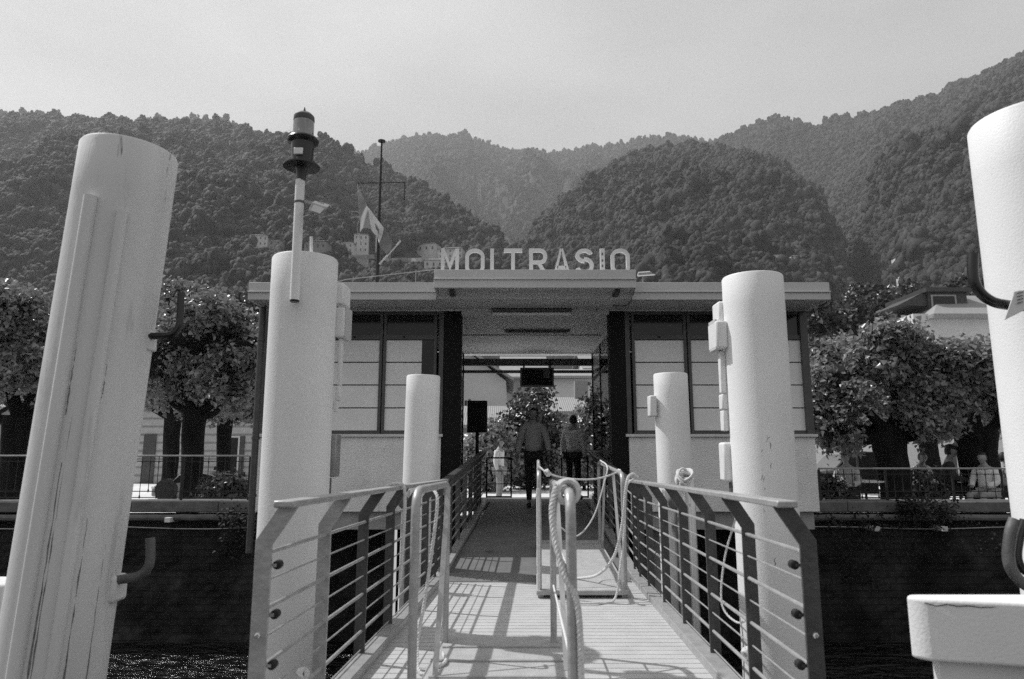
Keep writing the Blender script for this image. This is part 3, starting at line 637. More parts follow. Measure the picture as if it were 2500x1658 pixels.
# electrical boxes on piles
def pbox(t, u0, v0, u1, v1, Y0, Y1, m=None, bv=.015):
    a = pt(u0, v1, Y0); b = pt(u1, v0, Y0); return (min(a.x, b.x), Y0, a.z), (max(a.x, b.x), Y1, b.z)
def junction(label, specs):
    a, b = pbox(None, *specs[0][1:7]); t = thing('junction_box', ((a[0]+b[0])/2, (a[1]+b[1])/2, a[2]), label, 'electric box', 'electric boxes fixed on the lamp piles')
    for s_ in specs:
        a, b = pbox(None, *s_[1:7]); MB().box(a, b).build(s_[0], s_[7], t, bevel=min(.02, (b[0]-a[0])*.2))
    return t
junction('pale electric box with conduits on the right side of the lantern pile', [
    ('box', 815, 750, 842, 822, 5.5, 5.75, M['white']), ('lid', 842, 747, 844, 825, 5.52, 5.74, M['fascia']), ('upper_box', 815, 690, 840, 742, 5.55, 5.8, M['pile']),
    ('conduit', 822, 826, 835, 940, 5.55, 5.62, M['white']), ('conduit', 818, 945, 830, 978, 5.55, 5.62, M['white']), ('conduit', 812, 978, 824, 1005, 5.55, 5.6, M['white']), ('lower_box', 804, 1060, 822, 1165, 5.55, 5.7, M['galv']), ('conduit', 798, 1168, 806, 1216, 5.55, 5.6, M['galv_dark'])])
junction('pale electric box with conduits on the left side of the tall right pile', [
    ('box', 1750, 782, 1776, 850, 5.9, 6.15, M['white']), ('lid', 1748, 779, 1750, 853, 5.93, 6.12, M['fascia']), ('upper_box', 1756, 735, 1776, 782, 6.0, 6.2, M['pile']),
    ('conduit', 1762, 856, 1771, 960, 6.0, 6.07, M['white']), ('conduit', 1764, 962, 1779, 1000, 6.0, 6.1, M['white']), ('conduit', 1768, 1002, 1777, 1052, 6.0, 6.1, M['white']), ('lower_box', 1770, 1080, 1795, 1176, 6.0, 6.15, M['white']), ('conduit', 1786, 1178, 1794, 1216, 6.0, 6.06, M['galv_dark'])])

# ------------------------------------------------------------------ gangway
def zd(Y): return -1.23-.02*(Y-3) if Y <= 7.5 else -1.32+(Y-7.5)*.0617
def gl(Y): return -1.11+.04*Y
def gr_(Y): return 1.09+.035*Y
YN, YH, YF = 2.2, 7.5, 13.6
gw = thing('gangway', ((gl(5)+gr_(5))/2, 7.5, zd(7.5)-.2), 'long railed gangway with ribbed deck running from the ferry into the shelter', 'gangway')
mb = MB(); y = YN
while y < YH-.05:
    y1 = min(y+.091, YH)
    mb.hexa([(gl(y)+.1, y, zd(y)-.04), (gr_(y)-.1, y, zd(y)-.04), (gr_(y1)-.1, y1, zd(y1)-.04), (gl(y1)+.1, y1, zd(y1)-.04), (gl(y)+.1, y, zd(y)), (gr_(y)-.1, y, zd(y)), (gr_(y1)-.1, y1, zd(y1)), (gl(y1)+.1, y1, zd(y1))])
    y += .1
mb.build('deck_boards', M['board'], gw, smooth=0)
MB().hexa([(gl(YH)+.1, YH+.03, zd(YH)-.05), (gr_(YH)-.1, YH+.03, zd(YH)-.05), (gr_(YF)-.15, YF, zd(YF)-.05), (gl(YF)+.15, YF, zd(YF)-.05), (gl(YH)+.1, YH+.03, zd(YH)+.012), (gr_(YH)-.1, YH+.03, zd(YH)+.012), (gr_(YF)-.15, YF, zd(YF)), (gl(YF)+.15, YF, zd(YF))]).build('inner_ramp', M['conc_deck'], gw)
MB().hexa([(gl(YH)+.12, YH-.16, zd(YH)+.004), (gr_(YH)-.12, YH-.16, zd(YH)+.004), (gr_(YH)-.12, YH+.24, zd(YH)+.01), (gl(YH)+.12, YH+.24, zd(YH)+.01), (gl(YH)+.12, YH-.16, zd(YH)+.014), (gr_(YH)-.12, YH-.16, zd(YH)+.014), (gr_(YH)-.12, YH+.24, zd(YH)+.034), (gl(YH)+.12, YH+.24, zd(YH)+.034)]).build('hinge_plate', M['galv'], gw)
for fn, s_ in ((gl, 1), (gr_, -1)):
    for ya, yb in ((YN, YH), (YH+.02, YF)):
        m_ = MB().hexa([(fn(ya), ya, zd(ya)-.24), (fn(ya)+s_*.10, ya, zd(ya)-.24), (fn(yb)+s_*.10, yb, zd(yb)-.24), (fn(yb), yb, zd(yb)-.24), (fn(ya), ya, zd(ya)+.055), (fn(ya)+s_*.10, ya, zd(ya)+.055), (fn(yb)+s_*.10, yb, zd(yb)+.055), (fn(yb), yb, zd(yb)+.055)])
        m_.build('side_beam', M['rail_light'], gw, bevel=.006)
RH = 1.02
def railset(side, fn, label, mat_near, mat_far):
    s_ = 1 if side == 'l' else -1
    t = thing('gangway_railing', (fn(5), 5, zd(5)), label, 'railing', 'railings of the gangway')
    ys = [2.84+.79*i for i in range(6)] + [7.35] ; zb = RH-.14
    ys2 = [7.75+.85*i for i in range(7)]
    def post(y, m, wdt=.066, extra=False):
        x = fn(y); z0 = zd(y)-.22; zk = zd(y)+zb; zt = zd(y)+RH-.008
        o0 = x-s_*.002; poly = [(o0-s_*.03, z0), (o0-s_*.03+s_*wdt, z0), (o0-s_*.03+s_*wdt, zk-.02), (o0+s_*(.04+wdt+.03), zt), (o0+s_*.055, zt), (o0-s_*.03, zk)]
        MB().prism(poly, y-.008, y+.008).build('post', m, t, bevel=.002)
        if extra:
            MB().prism([(a+s_*.0, b) for a, b in [(o0-s_*.032, z0), (o0-s_*.032+s_*.012, z0), (o0-s_*.032+s_*.012, zk), (o0-s_*.032, zk)]], y+.008, y+.07).build('flange', m, t)
    for i, y in enumerate(ys): post(y, mat_near if i < 2 else mat_far, extra=(i == 0))  # later posts take the shaded copy of the steel
    for y in ys2: post(y, mat_far)
    hx = .085
    def hr(ya, yb, m):
        za, zb_ = zd(ya)+RH, zd(yb)+RH
        return MB().hexa([(fn(ya)+s_*(hx-.042), ya, za-.012), (fn(ya)+s_*(hx+.042), ya, za-.012), (fn(yb)+s_*(hx+.042), yb, zb_-.012), (fn(yb)+s_*(hx-.042), yb, zb_-.012), (fn(ya)+s_*(hx-.042), ya, za+.016), (fn(ya)+s_*(hx+.042), ya, za+.016), (fn(yb)+s_*(hx+.042), yb, zb_+.016), (fn(yb)+s_*(hx-.042), yb, zb_+.016)]).build('handrail', m, t, bevel=.006)
    hr(2.80, 7.5, M['rail_light']); hr(7.502, YF, mat_far)
    for k in range(8):
        r = .0095 if k % 2 == 0 else .0045; dz = zb-.05-.108*k
        if dz < .07: break
        for ya, yb in ((2.85, 7.42), (7.6, YF-.2)):
            MB().tube([(fn(ya)+s_*.012, ya, zd(ya)+dz), (fn((ya+yb)/2)+s_*.012, (ya+yb)/2, zd((ya+yb)/2)+dz), (fn(yb)+s_*.012, yb, zd(yb)+dz)], r, 8).build('rod', M['rail_light'], t)
    for k in range(4):
        z = zd(2.84)+.78-.19*k; x = fn(2.84)+s_*.05
        MB().lathe([(.018, 0), (.018, .03), (.012, .034)], (x, 2.87+.02, z), 12, Matrix.Rotation(R(90), 3, 'X')).build('end_plug', M['rubber'], t)
        MB().bar((x-s_*.05, 2.86, z), (x, 2.86, z), .012, .012).build('plug_lug', mat_near, t)
    for z in (.52, .28):
        MB().lathe([(.012, 0), (.012, .008), (.007, .012)], (fn(2.84)+s_*.0, 2.832, zd(2.84)+z), 6, Matrix.Rotation(R(90), 3, 'X')).build('bolt', M['alu'], t)
    return t
railset('l', gl, 'left railing of the gangway, pale flat posts bent inward, with thin rods', M['rail_light'], M['rail_steel'])
railset('r', gr_, 'right railing of the gangway, dark flat posts bent inward, under the ropes', M['rail_steel'], M['rail_steel'])  # darker steel: shade on the post faces put into the colour

# portable gangplanks with tubular handrails
def plank(label, x0, x1, ya, yb, thick, mtop, skew=.036):
    def X(x, y): return x+skew*(y-ya)
    t = thing('gangplank', ((x0+x1)/2, (ya+yb)/2, zd(ya)), label, 'gangplank', 'portable gangplanks lying on the gangway')
    b0 = .018
    def z(y): return zd(y)+b0+thick
    MB().hexa([(X(x0, ya), ya, z(ya)-thick+.01), (X(x1, ya), ya, z(ya)-thick+.01), (X(x1, yb), yb, z(yb)-thick+.01), (X(x0, yb), yb, z(yb)-thick+.01), (X(x0, ya), ya, z(ya)), (X(x1, ya), ya, z(ya)), (X(x1, yb), yb, z(yb)), (X(x0, yb), yb, z(yb))]).build('board', mtop, t, bevel=.01)
    for xx in (x0+.04, x1-.04):
        MB().hexa([(X(xx-.025, ya), ya+.03, z(ya)-thick-.016), (X(xx+.025, ya), ya+.03, z(ya)-thick-.016), (X(xx+.025, yb), yb-.03, z(yb)-thick-.016), (X(xx-.025, yb), yb-.03, z(yb)-thick-.016), (X(xx-.025, ya), ya+.03, z(ya)-thick+.009), (X(xx+.025, ya), ya+.03, z(ya)-thick+.009), (X(xx+.025, yb), yb-.03, z(yb)-thick+.009), (X(xx-.025, yb), yb-.03, z(yb)-thick+.009)]).build('runner', M['galv'], t)
    n = int((yb-ya)/.28); mb = MB()
    for i in range(1, n):
        y = ya+(yb-ya)*i/n; mb.hexa([(X(x0+.04, y), y, z(y)-.002), (X(x1-.04, y), y, z(y)-.002), (X(x1-.04, y), y+.02, z(y)-.002), (X(x0+.04, y), y+.02, z(y)-.002), (X(x0+.04, y), y, z(y)+.009), (X(x1-.04, y), y, z(y)+.009), (X(x1-.04, y), y+.02, z(y)+.009), (X(x0+.04, y), y+.02, z(y)+.009)])
    mb.build('cleats', M['rail_light'], t)
    return t, X, z
def hoop(t, x, y0, y1, X, z, h, r, m):
    a = Vector((X(x, y0), y0, z(y0)-.03)); b = Vector((X(x, y1), y1, z(y1)-.03)); up = Vector((0, 0, h))
    d = (b-a).normalized(); rr_ = .12
    pts = [a, a+up*.5, a+up-Vector((0, 0, rr_))] + bez(a+up-Vector((0, 0, rr_)), a+up, a+up+d*rr_, 6)[1:] + bez(b+up-d*rr_, b+up, b+up-Vector((0, 0, rr_)), 6) + [b+up*.5, b]
    return MB().tube(pts, r, 14).build('handrail', m, t)
tn, X, z = plank('near gangplank with gritty deck and tubular rails reaching towards the camera', -.52, .29, 2.0, 4.78, .05, M['grit'], .02)
hoop(tn, -.03-.45, 3.3, 4.62, X, z, 1.02, .021, M['rail_light'])
hoop(tn, .215, 2.75, 4.62, X, z, 1.03, .021, M['rail_light'])
MB().bar((X(.215, 4.5)+.03, 4.62, z(4.6)+.97), (X(.215, 4.0)+.045, 4.0, z(4)), .03, .008, up=(0, 1, 0)).build('brace', M['alu'], tn)
MB().bar((X(-.48, 4.4)+.03, 4.4, z(4.6)+.97), (X(-.48, 3.9)+.03, 3.9, z(4)), .03, .008, up=(0, 1, 0)).build('brace', M['rail_light'], tn)
for hh in (.35, .68): MB().tube([(X(.215, 2.75), 2.75, z(2.75)+hh), (X(.215, 4.62), 4.62, z(4.62)+hh)], .006, 8).build('mid_rod', M['rope'], tn)
tf, XF, zF = plank('far gangplank resting on the right half of the gangway just outside the shelter', .22, 1.06, 6.45, 9.3, .055, M['grit'], .036)
hoop(tf, .25, 6.5, 9.0, XF, zF, 1.08, .021, M['rail_light'])
hoop(tf, 1.03, 6.5, 9.0, XF, zF, 1.06, .021, M['rail_light'])
for x, a_, b_ in ((.25, 6.9, 6.5), (1.03, 7.3, 6.7), (1.03, 8.2, 8.7)): MB().bar((XF(x, a_), a_, zF(a_)+1.04), (XF(x, b_), b_, zF(b_)), .028, .01, up=(0, 1, 0)).build('brace', M['alu'], tf)
MB().tube([(XF(.25, 6.5)-.01, 6.48, zF(6.5)+.1*i) for i in range(10)], .016, 8).build('lashing', M['rope'], tf)
# ropes
gR = 'white ropes on the gangway'
def rope(label, pts, r=.011, extra=None):
    mb = ropemesh(MB(), pts, r)
    if extra: extra(mb)
    return tag(mb.build('rope', M['rope']), label, 'rope', gR)
H = lambda x, y, dz: (XF(x, y), y, zF(y)+dz)
def knot(mb, c, r=.03, n=3):
    c = Vector(c)
    for k in range(n):
        ax_ = Matrix.Rotation(k*1.1, 3, 'X') @ Matrix.Rotation(k*.8+.4, 3, 'Y')
        mb.tube([c+ax_ @ Vector((r*math.cos(q), r*math.sin(q), .01*math.sin(2*q))) for q in [i*2*math.pi/14 for i in range(15)]], .010, 6)
rope('slack white rope strung across between the two top rails of the far gangplank', [H(.25, 6.6, 1.10), H(.35, 6.5, 1.03), H(.55, 6.55, .985), H(.8, 6.6, .985), H(1.03, 6.75, 1.05), H(1.04, 6.9, 1.07)], .009, lambda mb: knot(mb, H(.33, 6.5, 1.04), .028))
rope('white rope bow hanging from the right rail of the far gangplank', [H(1.0, 8.4, 1.10), H(.98, 7.4, 1.10), H(.93, 7.2, .95), H(.8, 7.1, .6), H(.62, 7.0, .42), H(.45, 6.9, .52)], .008)
rope('thick white rope hanging in a bight from the right rail onto the far gangplank', [H(1.16, 6.4, 1.0), H(1.1, 6.35, 1.03), H(1.04, 6.3, .95), H(1.0, 6.35, .6), H(.93, 6.45, .3), H(.8, 6.7, .1), H(.6, 6.9, .03), H(.45, 6.8, .02)], .014)
rope('white rope trailing past the front end of the far gangplank beside the thick one', [H(1.13, 6.5, .98), H(1.05, 6.4, .9), H(1.02, 6.4, .5), H(.97, 6.35, .22), (.9, 6.3, zd(6.3)+.02), (.7, 6.15, zd(6.2)+.02), (.45, 6.2, zd(6.2)+.02)], .011)
rope('thin rope wound along the gangplank tops under the crossing rope', [H(.24, 6.55, 1.09), H(.24, 7.1, 1.06), H(.25, 7.9, 1.10), H(.25, 8.9, 1.06)], .009)
# rope on near hoop
hx_, hy_ = X(.215, 2.75), 2.75; hz_ = z(2.75)+1.0
mb = MB()
for k in range(7):
    c = Vector((hx_, hy_+.10+.035*k, hz_+.0-.002*k)); mb.tube([c+Vector((.043*math.cos(q), .012*math.sin(q*1.0), .045*math.sin(q))) for q in [i*2*math.pi/16 for i in range(17)]], .012, 6)
ropemesh(mb, [(hx_-.05, hy_+.1, hz_+.03), (hx_-.07, hy_+.06, hz_-.1), (hx_-.03, hy_, hz_-.3), (hx_+.02, hy_-.02, hz_-.42), (hx_+.03, hy_-.02, hz_-.7), (hx_+.035, hy_-.02, hz_-.98)], .013, .05)
ropemesh(mb, [(hx_-.05, hy_+.12, hz_+.02), (hx_-.06, hy_+.05, hz_-.2), (hx_+.01, hy_+.01, hz_-.4), (hx_+.02, hy_+.03, hz_-.95)], .011, .05)
tag(mb.build('rope', M['rope']), 'white rope coiled on top of the near gangplank rail and hanging down its post', 'rope', gR)
rope('white rope hanging beside the left rail posts of the near gangplank', [(X(-.48, 4.6)-.07, 4.4, -.22), (X(-.48, 4.6)-.03, 4.3, -.3), (X(-.48, 4.6)-.06, 4.3, -.6), (X(-.48, 4.6)-.10, 4.3, -.9), (-.55, 4.2, -1.1), (-.5, 4.0, -1.2), (-.38, 4.1, -1.17), (-.42, 4.4, -1.2)], .011)
rope('pale rope looped over the left handrail of the gangway', [(gl(4.9)-.02, 4.9, -.4), (gl(4.9)-.0, 4.9, -.3), (gl(4.9)+.03, 4.9, -.235), (gl(4.9)+.12, 4.9, -.215), (gl(4.9)+.16, 4.9, -.26), (gl(4.9)+.17, 4.85, -.5), (gl(4.9)+.15, 4.85, -.9)], .012)
def low_knot(fn, y, s_, label):
    x = fn(y)+s_*.012; zk = zd(y)+.23
    rope(label, [(x+.02, y-.01, zk+.02), (x+.015, y-.03, zk-.1), (x-.03, y-.04, zk-.4), (x-.08, y-.05, zk-.7)], .009,
         lambda mb: (knot(mb, (x, y, zk), .022, 4), ropemesh(mb, [(x-.01, y, zk), (x-.02, y-.03, zk-.12), (x-.055, y-.04, zk-.4), (x-.10, y-.05, zk-.7)] if s_ > 0 else [(x+.02, y, zk), (x+.03, y-.03, zk-.12), (x+.045, y-.04, zk-.4), (x+.05, y-.05, zk-.7)], .009)))
low_knot(gl, 3.35, 1, 'rope knotted on a low rod of the left gangway railing')
low_knot(gr_, 3.72, -1, 'rope knotted on a low rod of the right gangway railing')
x = gr_(3.5)+.25
rope('grey rope loop hanging outside the right gangway railing over the water', [(gr_(4)+.05, 4.0, -.35), (gr_(4)-.0, 4.1, -.6), (gr_(4)-.03, 4.1, -.85), (gr_(4)+.02, 4.0, -.93), (gr_(4)+.07, 3.9, -.88)], .006)
# lifting posts beside the gangway
def lift_post(u0, u1, vt, vb, Y, label, wrap):
    a = pt(u0, vb, Y); b = pt(u1, vt, Y); xm = (a.x+b.x)/2; w_ = (b.x-a.x)/2
    t = thing('hoist_post', (xm, Y, WATER-1), label, 'post', 'white hoist posts beside the gangway')
    mb = MB(); mb.box((xm-w_, Y-.05, WATER-1), (xm+w_, Y-.038, b.z)); mb.box((xm-w_, Y+.038, WATER-1), (xm+w_, Y+.05, b.z)); mb.box((xm-.008, Y-.038, WATER-1), (xm+.008, Y+.038, b.z))
    mb.build('beam', M['white_rust'], t, bevel=.003)
    MB().lathe([(.045, 0), (.06, .01), (.06, .03), (.045, .04)], (xm, Y-.06, b.z-.12), 20, Matrix.Rotation(R(90), 3, 'X')).build('pulley', M['galv_dark'], t)
    MB().bar((xm-.1, Y-.07, b.z-.14), (xm+.16, Y-.07, b.z-.14), .03, .03).build('pulley_arm', M['white_rust'], t)
    MB().tube([(xm+.02, Y-.07, b.z-.15), (xm+.02, Y-.07, zd(Y)-.3)], .008, 6).build('wire', M['galv_dark'], t)
    return t, xm, b.z
t, xm, zt = lift_post(1630, 1662, 1196, 1530, 6.9, 'white rusty hoist post outside the right gangway railing', True)
t2, xm2, zt2 = lift_post(975, 1000, 1196, 1500, 6.9, 'white rusty hoist post outside the left gangway railing', False)
# stainless bollard pipe with rope around
a = pt(1678, 1165, 7.3)
t = thing('steel_bollard', (a.x, 7.3, WATER-1), 'shiny steel pipe beside the right hoist post, its top wrapped in rope', 'bollard')
MB().lathe([(.075, WATER-1), (.075, a.z-.05), (.07, a.z-.02), (.05, a.z), (.01, a.z+.005)], (a.x, 7.3, 0), 24).build('pipe', M['alu'], t)
mb = MB(); rr = random.Random(5)
for k in range(9):
    rad = .085+rr.uniform(0, .012); tl = rr.uniform(-.7, .7)
    ax_ = Matrix.Rotation(R(60+rr.uniform(-30, 30)), 3, 'X') @ Matrix.Rotation(tl, 3, 'Y')
    c = Vector((a.x-.03, 7.3, a.z-.06+.01*k)); mb.tube([c+ax_ @ Vector((rad*math.cos(q), rad*math.sin(q), 0)) for q in [i*2*math.pi/20 for i in range(21)]], .013, 6)
ropemesh(mb, [(a.x-.1, 7.2, a.z-.05), (a.x-.13, 7.18, a.z-.3), (a.x-.12, 7.2, a.z-.6), (a.x-.1, 7.2, a.z-1.0)], .012)
tag(mb.build('rope', M['rope']), 'tangle of white rope wrapped over the top of the steel bollard', 'rope', gR)

# ferry bulwark at the bottom right and left
def bulwark(label, P, front, inner, zt_, zb, name='ferry_bulwark'):
    pass
t = thing('fender_box', (pt(2400, 1500, 2.6).x, 2.6, -1.9), 'wide white rounded steel fender box low in the right corner with cracked rim', 'fender')
xa = pt(2208, 1450, 2.62).x; poly = []
for i in range(9): q = R(90+90*i/8); poly.append((xa+.05+.05*math.cos(q), 2.60+.03*math.sin(q)))
poly += [(xa+.01, 2.58), (xa+.04, 2.55), (xa+.25, 2.50), (xa+.5, 2.43), (xa+.9, 2.35), (xa+1.2, 2.34), (xa+1.2, 2.63)]
zt_ = pt(2300, 1441, 2.7).z; zb = pt(2300, 1628, 2.5).z
MB().prism(poly, zb, zt_, 'XY').build('casing', M['pile'], t, bevel=.022, segs=4)
poly2 = [(x_+.05, y_ + .0) for x_, y_ in [(xa+.03, 2.62), (xa+.03, 2.58), (xa+.5, 2.5), (xa+1.15, 2.42), (xa+1.15, 2.62)]]
MB().prism(poly2, -1.9, zb-.002, 'XY').build('pedestal', M['white'], t)
mbx = MB(); rr = random.Random(2); pts = []
for i in range(30): s_ = i/29; xx = xa+.03+1.0*s_; pts.append((xx, 2.545-.19*min(1, s_*1.05)+rr.uniform(-.003, .003), zt_-.018+rr.uniform(-.006, .004)))
MB().tube(pts, .0018, 4).build('rim_crack', M['rubber'], t)
t = thing('fender_box', (pt(-40, 1500, 4.6).x, 4.6, -2.4), 'sliver of a white fender box behind the nearest left pile at the left edge', 'fender')
a = pt(15, 1427, 4.6); MB().box((a.x-.6, 4.6, -2.4), (a.x, 4.9, a.z)).build('casing', M['pile_worn'], t, bevel=.02)

# ------------------------------------------------------------------ people
def skin_mesh(V, E, Rd, sub=1):
    me = bpy.data.meshes.new('tmp'); me.from_pydata(V, E, []); ob = bpy.data.objects.new('tmp', me); COL.objects.link(ob)
    md = ob.modifiers.new('s', 'SKIN'); sv = me.skin_vertices[0].data
    for i, r in enumerate(Rd): sv[i].radius = r if isinstance(r, tuple) else (r, r)
    sv[0].use_root = True
    sb = ob.modifiers.new('b', 'SUBSURF'); sb.levels = sub; sb.render_levels = sub
    dg = bpy.context.evaluated_depsgraph_get(); ev = ob.evaluated_get(dg); m2 = bpy.data.meshes.new_from_object(ev)
    vs = [tuple(v.co) for v in m2.vertices]; fs = [tuple(p.vertices) for p in m2.polygons]
    bpy.data.objects.remove(ob); bpy.data.meshes.remove(me); bpy.data.meshes.remove(m2)
    return vs, fs
def person(label, loc, rz, pose='stand', h=1.75, top='shirt_mid', legs='trouser', hair='hair', group='people by the landing stage', cap=None, bag=False):
    if pose == 'stand':
        J = dict(pe=(0,0,.95), wa=(0,0,1.1), ch=(0,0,1.3), nb=(0,.01,1.46), ne=(0,0,1.53), hd=(0,-.02,1.60),
                 sl=(-.17,.01,1.41), el=(-.235,.04,1.13), wl=(-.25,-.04,.90), sr=(.17,.01,1.41), er=(.235,.04,1.13), wr=(.25,-.04,.90),
                 hl=(-.09,0,.9), kl=(-.10,-.02,.5), al=(-.10,.02,.09), tl=(-.11,-.14,.035), hr=(.09,0,.9), kr=(.10,-.02,.5), ar=(.10,.02,.09), tr=(.11,-.14,.035))
    elif pose == 'walk':
        J = dict(pe=(0,0,.94), wa=(0,0,1.1), ch=(0,-.02,1.3), nb=(0,-.02,1.46), ne=(0,-.03,1.53), hd=(0,-.05,1.60),
                 sl=(-.18,-.02,1.40), el=(-.26,.06,1.14), wl=(-.29,-.06,.93), sr=(.18,-.02,1.40), er=(.26,-.04,1.14), wr=(.27,-.2,.98),
                 hl=(-.09,0,.9), kl=(-.09,-.05,.49), al=(-.08,-.02,.09), tl=(-.09,-.18,.035), hr=(.09,0,.9), kr=(.10,-.12,.52), ar=(.09,.22,.24), tr=(.09,.16,.08))
    else:
        J = dict(pe=(0,.0,.52), wa=(0,.02,.66), ch=(0,.02,.86), nb=(0,.0,1.02), ne=(0,-.02,1.09), hd=(0,-.05,1.16),
                 sl=(-.17,.0,.97), el=(-.24,-.06,.72), wl=(-.14,-.28,.66), sr=(.17,.0,.97), er=(.24,-.06,.72), wr=(.14,-.28,.66),
                 hl=(-.09,-.03,.5), kl=(-.12,-.44,.50), al=(-.12,-.42,.09), tl=(-.12,-.58,.035), hr=(.09,-.03,.5), kr=(.12,-.44,.50), ar=(.12,-.38,.09), tr=(.12,-.54,.035))
    k = h/1.75
    for a_ in J: J[a_] = tuple(c*k for c in J[a_])
    t = thing('person', loc, label, 'person', group, rz)
    names = ['pe','wa','ch','nb','ne','hd','sl','el','wl','sr','er','wr','hl','kl','al','tl','hr','kr','ar','tr']
    E0 = [('pe','wa'),('wa','ch'),('ch','nb'),('nb','ne'),('ne','hd'),('nb','sl'),('sl','el'),('el','wl'),('nb','sr'),('sr','er'),('er','wr'),('pe','hl'),('hl','kl'),('kl','al'),('al','tl'),('pe','hr'),('hr','kr'),('kr','ar'),('ar','tr')]
    Rr = dict(pe=(.155,.115), wa=(.15,.11), ch=(.165,.115), nb=(.08,.07), ne=.052, hd=.06, sl=.055, el=.04, wl=.027, sr=.055, er=.04, wr=.027, hl=.08, kl=.052, al=.036, tl=.034, hr=.08, kr=.052, ar=.036, tr=.034)
    def sub(keep, add=0.0, ren=None):
        idx = {n: i for i, n in enumerate(keep)}
        rad = [tuple((c+add)*k for c in (Rr[n] if isinstance(Rr[n], tuple) else (Rr[n],)*2)) for n in keep]
        return skin_mesh([J[n] for n in keep], [(idx[a_], idx[b_]) for a_, b_ in E0 if a_ in idx and b_ in idx], rad)
    loc_ = Vector(loc)
    def shift(vs): return [Vector(v)+loc_ for v in vs]
    mb = MB(); vs, fs = sub(names); mb.add(shift(vs), fs)
    hc = Vector(J['hd'])+Vector((0, -.01, .05))*k; n1, n2 = 16, 12
    hv = []; hf = []
    for j in range(n2+1):
        ph = math.pi*j/n2
        for i in range(n1):
            q = 2*math.pi*i/n1; x_ = math.sin(ph)*math.cos(q); y_ = math.sin(ph)*math.sin(q); z_ = math.cos(ph)
            r_ = 1.0
            if y_ < -.8 and -.25 < z_ < .12: r_ = 1.16                        # nose
            if z_ < -.3: x_ *= .82                                            # jaw
            if abs(y_) < .25 and abs(z_) < .3 and abs(x_) > .9: x_ *= 1.12     # ears
            if y_ < -.6 and -.62 < z_ < -.45: r_ *= .96
            hv.append(hc+Vector((x_*.076*r_, y_*.098*r_, z_*.118*r_))*k)
    for j in range(n2):
        for i in range(n1): hf.append((j*n1+i, j*n1+(i+1) % n1, (j+1)*n1+(i+1) % n1, (j+1)*n1+i))
    mb.add(shift(hv), hf)
    for s_, el, wr in ((-1, 'el', 'wl'), (1, 'er', 'wr')):
        W_ = Vector(J[wr]); d = (W_-Vector(J[el])).normalized(); side = Vector((0, 1, 0)); side = (side-d*side.dot(d)).normalized(); nrm = d.cross(side)
        palm = [W_, W_+d*.04*k, W_+d*.09*k]; mb.tube([p+loc_ for p in palm], [.024*k, .032*k, .028*k], 8)
        for fi, ln_ in enumerate((.065, .075, .07, .055)):
            b = W_+d*.085*k+side*(fi-1.5)*.017*k; e1 = b+d*ln_*.5*k; e2 = e1+(d*.75+nrm*(-s_)*.5)*ln_*.5*k; mb.tube([p+loc_ for p in (b, e1, e2)], [.009*k, .008*k, .006*k], 6)
        b = W_+d*.03*k-side*.025*k; mb.tube([p+loc_ for p in (b, b+(d-side)*.03*k, b+(d*1.3-side*.9)*.05*k)], [.011*k, .009*k, .007*k], 6)
    mb.build('body', M['skin'], t, smooth=80)
    vs, fs = sub(['nb','ch','wa','pe','sl','el','sr','er','wl','wr'] if top != 'shirt_dark' else ['nb','ch','wa','pe','sl','el','sr','er','wl','wr'], .028)
    MB().add(shift(vs), fs).build('shirt', M[top], t, smooth=80)
    vs, fs = sub(['pe','hl','kl','al','hr','kr','ar'], .016); MB().add(shift(vs), fs).build('trousers', M[legs], t, smooth=80)
    for a_, b_ in (('al','tl'),('ar','tr')):
        A = Vector(J[a_])+Vector((0, .03, -.04))*k; B = Vector(J[b_]); MB().tube([p+loc_ for p in (A+Vector((0, .02, 0)), A+(B-A)*.4, B, B+(B-A)*.12)], [.036*k, .045*k, .044*k, .02*k], 10).build('shoe', M['black'], t)
    hv2 = []; keep = []
    for j in range(n2+1):
        for i in range(n1):
            p = hc+(hv[j*n1+i]-hc)*1.08; p.y += .008*k; hv2.append(p)
    hf2 = [f for f in hf if (sum((hv[i].z-hc.z) for i in f)/4 > .05*k) or (sum((hv[i].y-hc.y) for i in f)/4 > .0 and sum((hv[i].z-hc.z) for i in f)/4 > -.07*k)]
    MB().add(shift(hv2), hf2).build('hair', M[hair], t, smooth=80)
    if cap:
        MB().lathe([(.10*k, 0), (.105*k, .03*k), (.085*k, .08*k), (.03*k, .10*k)], hc+loc_+Vector((0, 0, .045*k)), 16).build('cap', M[cap], t)
        MB().lathe([(.09*k, 0), (.09*k, .012*k)], hc+loc_+Vector((0, -.07*k, .05*k)), 16).build('cap_peak', M[cap], t)
    if bag:
        MB().tube([Vector(J['sr'])+loc_+Vector((0, -.07, .07)), Vector(J['ch'])+loc_+Vector((0, -.14, 0)), Vector((-.2, -.05, 1.0))*k+loc_], .012, 6).build('bag_strap', M['shirt_dark'], t)
    return t
PM = pt(1303, 1237, 13.0)
person('person in grey long sleeved shirt and black trousers walking down the passage', (PM.x, 13.0, zd(13.0)), 0, 'walk', 1.80)
PR = pt(1402, 1205, 14.4)
person('person in pale shirt and dark trousers standing at the right end of the passage', (PR.x, 14.5, -.95), R(150), 'stand', 1.72, 'shirt_pale', 'trouser', bag=True)
PL = pt(1219, 1205, 18.5)
person('slim person in a pale top seen sideways at the left end of the passage', (PL.x, 18.5, G2+.01), R(70), 'stand', 1.66, 'shirt_pale', 'trouser_pale')

